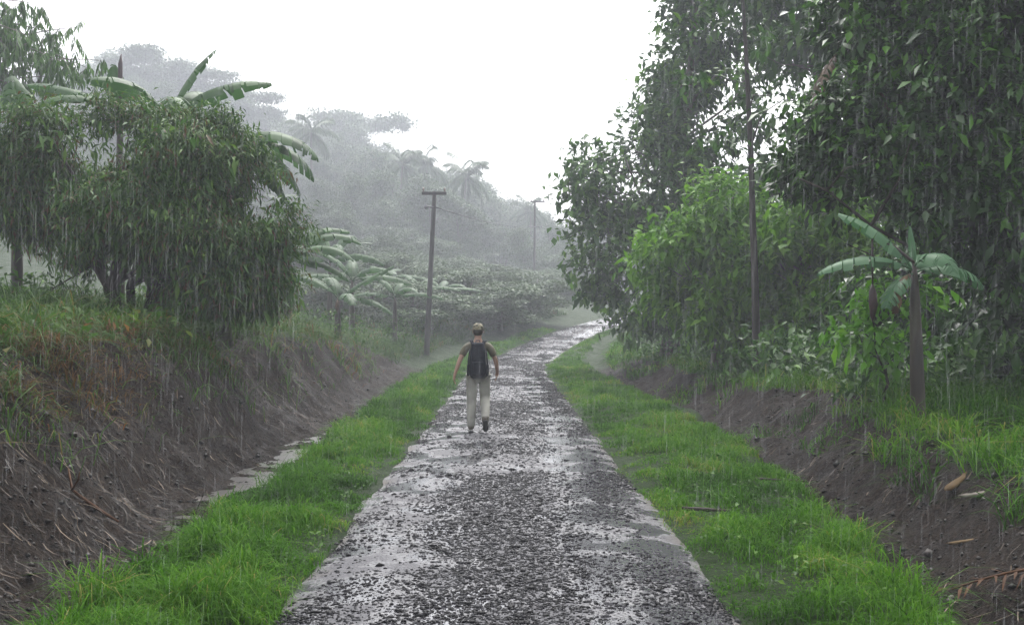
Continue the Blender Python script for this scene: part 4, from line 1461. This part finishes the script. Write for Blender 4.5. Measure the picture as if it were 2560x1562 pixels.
# ------------------------------------------------------------------ the walker
def skinned(name, verts, edges, radii, mat, parent=None, sub=2, root=0):
    me = bpy.data.meshes.new(name)
    me.from_pydata([tuple(v_) for v_ in verts], edges, [])
    o = bpy.data.objects.new(name, me)
    COL.objects.link(o)
    md = o.modifiers.new('Skin', 'SKIN')
    md.use_smooth_shade = True
    sv = me.skin_vertices[0].data
    for i_, rr in enumerate(radii):
        sv[i_].radius = rr if isinstance(rr, tuple) else (rr, rr)
        sv[i_].use_root = (i_ == root)
    ms = o.modifiers.new('Subsurf', 'SUBSURF')
    ms.levels = ms.render_levels = sub
    dg = bpy.context.evaluated_depsgraph_get()
    m2 = bpy.data.meshes.new_from_object(o.evaluated_get(dg))
    o.modifiers.clear()
    o.data = m2
    bpy.data.meshes.remove(me)
    m2.name = name
    m2.materials.clear()
    m2.materials.append(mat)
    m2.polygons.foreach_set('use_smooth', np.ones(len(m2.polygons), bool))
    if parent is not None:
        o.parent = parent
    return o


WX, WY = at(478, 432, 16.3).x, 16.3
WZ = float(road_surf(np.array([WX]), np.array([WY]))[0]) + .005


def chain(V, E, RR, pts, start=None):
    prev = start
    for (p_, r_) in pts:
        V.append(p_)
        RR.append(r_)
        if prev is not None:
            E.append((prev, len(V) - 1))
        prev = len(V) - 1
    return prev


V, E, RR = [], [], []
V.append((0, 0, .96)); RR.append((.13, .10))
sp_ = chain(V, E, RR, [((0, .005, 1.10), (.125, .09)), ((0, .015, 1.26), (.14, .10)), ((0, .01, 1.40), (.13, .095)), ((0, .01, 1.475), (.075, .07)), ((0, .02, 1.53), .055)], 0)
chest = sp_ - 2
hd = chain(V, E, RR, [((0, .035, 1.585), (.062, .072)), ((0, .035, 1.65), (.074, .090)), ((0, .03, 1.71), (.062, .075))], sp_)
chain(V, E, RR, [((0, .13, 1.615), .014), ((0, .148, 1.60), .010)], hd - 1)        # nose
for s in (-1, 1):
    chain(V, E, RR, [((s * .078, .02, 1.635), .018), ((s * .088, .012, 1.64), .014)], hd - 1)   # ears
HANDS = []
for s, el, wr, hn in ((-1, (-.30, -.09, 1.165), (-.375, -.13, .945), (-.392, -.13, .872)), (1, (.295, .0, 1.15), (.318, .17, .965), (.312, .215, .91))):
    e_ = chain(V, E, RR, [((s * .105, .0, 1.415), .068), ((s * .185, -.005, 1.40), .058), ((s * .243, -.024, 1.29), .046), (el, .040), (tuple((np.array(el) + np.array(wr)) / 2), .036), (wr, .026)], chest)
    pa = chain(V, E, RR, [(tuple(np.array(wr) * .45 + np.array(hn) * .55), (.030, .020)), (hn, (.036, .020))], e_)
    h = np.array(hn)
    for q, (dy, ln) in enumerate([(.030, .068), (.011, .078), (-.008, .073), (-.026, .058)]):
        b1 = h + np.array([0, dy, -.018])
        chain(V, E, RR, [(tuple(b1), .0095), (tuple(b1 + np.array([-s * .012, .006, -ln * .5])), .0085), (tuple(b1 + np.array([-s * .032, .008, -ln * .92])), .007)], pa)
    th = h + np.array([0, .03, .045])
    chain(V, E, RR, [(tuple(th + np.array([-s * .01, .015, -.01])), .012), (tuple(th + np.array([-s * .02, .028, -.045])), .009), (tuple(th + np.array([-s * .024, .03, -.068])), .007)], pa - 1)
LEG = {-1: [((-.095, 0, .90), (.095, .095)), ((-.10, .02, .72), .078), ((-.105, .035, .51), .058), ((-.11, .005, .33), .056), ((-.112, -.03, .10), .036)],
       1: [((.095, .02, .90), (.095, .095)), ((.105, .07, .72), .078), ((.115, .10, .53), .058), ((.12, -.09, .39), .056), ((.122, -.285, .245), .036)]}
for s in (-1, 1):
    chain(V, E, RR, LEG[s], 0)
W = thing('person', 'person walking away in olive shirt, pale khaki trousers and camouflage cap', 'person', (WX, WY, WZ), R(1))
skinned('body', V, E, RR, M['skin'], W)
# shirt
V, E, RR = [], [], []
V.append((0, .0, .93)); RR.append((.150, .118))
c_ = chain(V, E, RR, [((0, .003, 1.08), (.145, .112)), ((0, .012, 1.25), (.158, .118)), ((0, .01, 1.395), (.150, .108)), ((0, .01, 1.475), (.082, .078))], 0)
for s in (-1, 1):
    chain(V, E, RR, [((s * .11, 0, 1.413), .086), ((s * .19, -.005, 1.395), .074), ((s * .243, -.024, 1.29), .066), ((s * .268, -.036, 1.225), .062)], c_ - 1)
skinned('shirt', V, E, RR, M['shirt'], W)
# trousers
V, E, RR = [], [], []
V.append((0, 0, .98)); RR.append((.152, .118))
for s in (-1, 1):
    pts = LEG[s]
    rr = [.112, .102, .088, .082, .07]
    k_ = chain(V, E, RR, [(p_[0], r_) for p_, r_ in zip(pts, rr)], 0)
    V_last = np.array(pts[-1][0])
    d_ = norm(V_last - np.array(pts[-2][0]))
    chain(V, E, RR, [(tuple(V_last + d_ * .03), .060)], k_)
skinned('trousers', V, E, RR, M['trousers'], W)
# boots: left one planted, right one trailing with its heel lifted
for s, ank, heel, ball, toe in ((-1, (-.112, -.03, .12), (-.113, -.06, .055), (-.118, .09, .045), (-.12, .165, .04)), (1, (.122, -.285, .255), (.124, -.35, .225), (.126, -.275, .11), (.127, -.215, .07))):
    V = [ank, heel, ball, toe, tuple((np.array(ank) * .5 + np.array(ball) * .5))]
    E = [(0, 1), (0, 4), (4, 2), (2, 3)]
    b_ = skinned('boot', V, E, [.052, .045, .044, .034, .05], M['boot'], W)
    a = Acc()
    h_, bl_, tt_ = map(np.array, (heel, ball, toe))
    nrm = norm(np.cross(bl_ - h_, [1, 0, 0]))
    if nrm[2] < 0:
        nrm = -nrm
    P = np.array([h_ - (bl_ - h_) * .22, h_, (h_ + bl_) / 2, bl_, tt_ + (tt_ - bl_) * .35]) - nrm * .043
    wd = [.028, .040, .036, .047, .026]
    rows = []
    for p_, w_ in zip(P, wd):
        rows += [p_ + np.array([-w_, 0, 0]), p_ + np.array([w_, 0, 0]), p_ + np.array([w_, 0, 0]) - nrm * .02, p_ + np.array([-w_, 0, 0]) - nrm * .02]
    F = []
    for i_ in range(4):
        for j_ in range(4):
            F.append((i_ * 4 + j_, i_ * 4 + (j_ + 1) % 4, (i_ + 1) * 4 + (j_ + 1) % 4, (i_ + 1) * 4 + j_))
    F += [(3, 2, 1, 0), (16, 17, 18, 19)]
    a.add(np.array(rows), None, F)
    a.obj('sole', M['sole'], b_)
W.scale = (.97, .97, .965)
# hair, cap, eyes
a = Acc()
superball(a, (0, .02, 1.645), (.084, .092, .085), 1.0, 18, 12)
a.obj('hair', M['hair'], W, smooth=True)
cap_a = Acc()
u_, v_ = np.meshgrid(np.linspace(0, 2 * PI, 24, endpoint=False), np.linspace(0, PI / 2, 9))
Pc = np.stack([.096 * np.cos(v_) ** .8 * np.cos(u_), .106 * np.cos(v_) ** .8 * np.sin(u_) + .03, 1.675 + .11 * np.sin(v_)], -1).reshape(-1, 3)
F = [(j_ * 24 + i_, j_ * 24 + (i_ + 1) % 24, (j_ + 1) * 24 + (i_ + 1) % 24, (j_ + 1) * 24 + i_) for j_ in range(8) for i_ in range(24)]
cap_a.add(Pc, None, F)
cap_o = cap_a.obj('cap', M['camo'], W, smooth=True)
br = Acc()
th_ = np.linspace(R(20), R(160), 13)
inn = np.stack([.094 * np.cos(th_), .104 * np.sin(th_) + .03, np.full(13, 1.682)], -1)
out_ = np.stack([.098 * np.cos(th_), .185 * np.sin(th_) ** .8 + .03, 1.672 - .02 * np.abs(np.cos(th_))], -1)
br.add(np.vstack([inn, out_, inn - [0, 0, .006], out_ - [0, 0, .006]]), None,
       [(i_, i_ + 1, 14 + i_, 13 + i_) for i_ in range(12)] + [(27 + i_, 26 + i_, 39 + i_, 40 + i_) for i_ in range(12)] + [(13 + i_, 14 + i_, 40 + i_, 39 + i_) for i_ in range(12)])
br.obj('brim', M['camo'], cap_o)
for s in (-1, 1):
    a = Acc()
    superball(a, (s * .030, .112, 1.645), (.012, .010, .009), 1.0, 8, 6)
    a.obj('eye', M['eye'], W, smooth=True)

# backpack on the back
BP = thing('backpack', 'dark navy backpack with shoulder straps on the walking person', 'backpack', (WX, WY, WZ), R(1))
a = Acc()
superball(a, (0, -.205, 1.165), (.152, .115, .285), .48, 28, 18, .22)
a.obj('main_bag', M['pack'], BP, smooth=True)
a = Acc()
superball(a, (0, -.30, 1.06), (.105, .05, .135), .5, 20, 12, .1)
pk = a.obj('front_pocket', M['pack'], BP, smooth=True)
a = Acc()
tube(a, [(-.09, -.345, 1.15), (0, -.353, 1.155), (.09, -.345, 1.15)], .006, 6)
a.obj('zip', M['pack_trim'], pk, smooth=True)
a = Acc()
superball(a, (0, -.19, 1.415), (.115, .10, .055), .6, 20, 10, .1)
a.obj('top_lid', M['pack'], BP, smooth=True)
for s in (-1, 1):
    a = Acc()
    base_ = np.array([[s * .075, -.12, 1.40], [s * .10, -.06, 1.487], [s * .115, .02, 1.502], [s * .12, .105, 1.43], [s * .125, .135, 1.30], [s * .14, .10, 1.15], [s * .148, -.02, 1.05], [s * .13, -.14, 1.0]])
    for dx in (-.014, .014):
        tube(a, base_ + np.array([dx, 0, 0]), .013, 6)
    a.obj('shoulder_strap', M['pack_trim'], BP, smooth=True)
    a = Acc()
    tube(a, [(s * .155, -.20, .99), (s * .16, -.20, 1.15), (s * .13, -.20, 1.36)], .008, 5)
    a.obj('side_strap', M['pack'], BP, smooth=True)
    a = Acc()
    superball(a, (s * .155, -.19, 1.02), (.025, .07, .10), .6, 14, 8)
    a.obj('side_pocket', M['pack'], BP, smooth=True)
a = Acc()
tube(a, [(-.035, -.14, 1.45), (-.03, -.14, 1.50), (.03, -.14, 1.50), (.035, -.14, 1.45)], .009, 6)
a.obj('haul_loop', M['pack_trim'], BP, smooth=True)


BP.scale = (.97, .97, .965)

# ------------------------------------------------------------------ rain
a = Acc()
n = 13000
Y = 2.5 + 16 * rng.random(n) ** 1.1
X = rng.uniform(-1, 1, n) * (1.5 + Y * .62)
Z = rng.uniform(.0, 1, n) * (2.2 + Y * .36)
P = np.stack([X, Y, Z], -1)
D = np.stack([rng.normal(-.015, .012, n), rng.normal(0, .01, n), np.full(n, -1.0)], -1)
L = rng.uniform(.5, 1.4, n) * (.05 + Y * .016)
Rr = .0006 + .00010 * Y
g_ok = terrain(X, Y, False)[0] < Z - L
P, D, L, Rr = P[g_ok], D[g_ok], L[g_ok], Rr[g_ok]
n = len(P)
ang = np.array([0, 2 * PI / 3, 4 * PI / 3])
ring = np.stack([np.cos(ang), np.sin(ang), np.zeros(3)], -1)
mid = P + D * L[:, None] * .55
V = np.concatenate([P[:, None], mid[:, None] + ring[None] * Rr[:, None, None], (P + D * L[:, None])[:, None]], 1)
F = np.array([[0, 1, 2], [0, 2, 3], [0, 3, 1], [4, 2, 1], [4, 3, 2], [4, 1, 3]])
a.add(V.reshape(-1, 3), (np.arange(n)[:, None, None] * 5 + F[None]).reshape(-1, 3))
tag(a.obj('rain', rain_mat()), 'falling rain all across the scene', 'rain', kind='stuff')

# ------------------------------------------------------------------ the air
m, nt, out = new_mat('misty_air')
pv = nt.nodes.new('ShaderNodeVolumePrincipled')
pv.inputs['Color'].default_value = (.885, .91, .995, 1)
pv.inputs['Density'].default_value = HAZE_DENSITY
pv.inputs['Anisotropy'].default_value = 0.0
nt.links.new(pv.outputs[0], out.inputs['Volume'])
x0, x1, y0, y1, z0, z1 = -390, 390, -100, 405, -1.6, 72
a = Acc()
a.add([(x0, y0, z0), (x1, y0, z0), (x1, y1, z0), (x0, y1, z0), (x0, y0, z1), (x1, y0, z1), (x1, y1, z1), (x0, y1, z1)], None,
      [(3, 2, 1, 0), (4, 5, 6, 7), (0, 1, 5, 4), (1, 2, 6, 5), (2, 3, 7, 6), (3, 0, 4, 7)])
tag(a.obj('haze', m), 'pale rain mist filling the air', 'haze', kind='stuff')
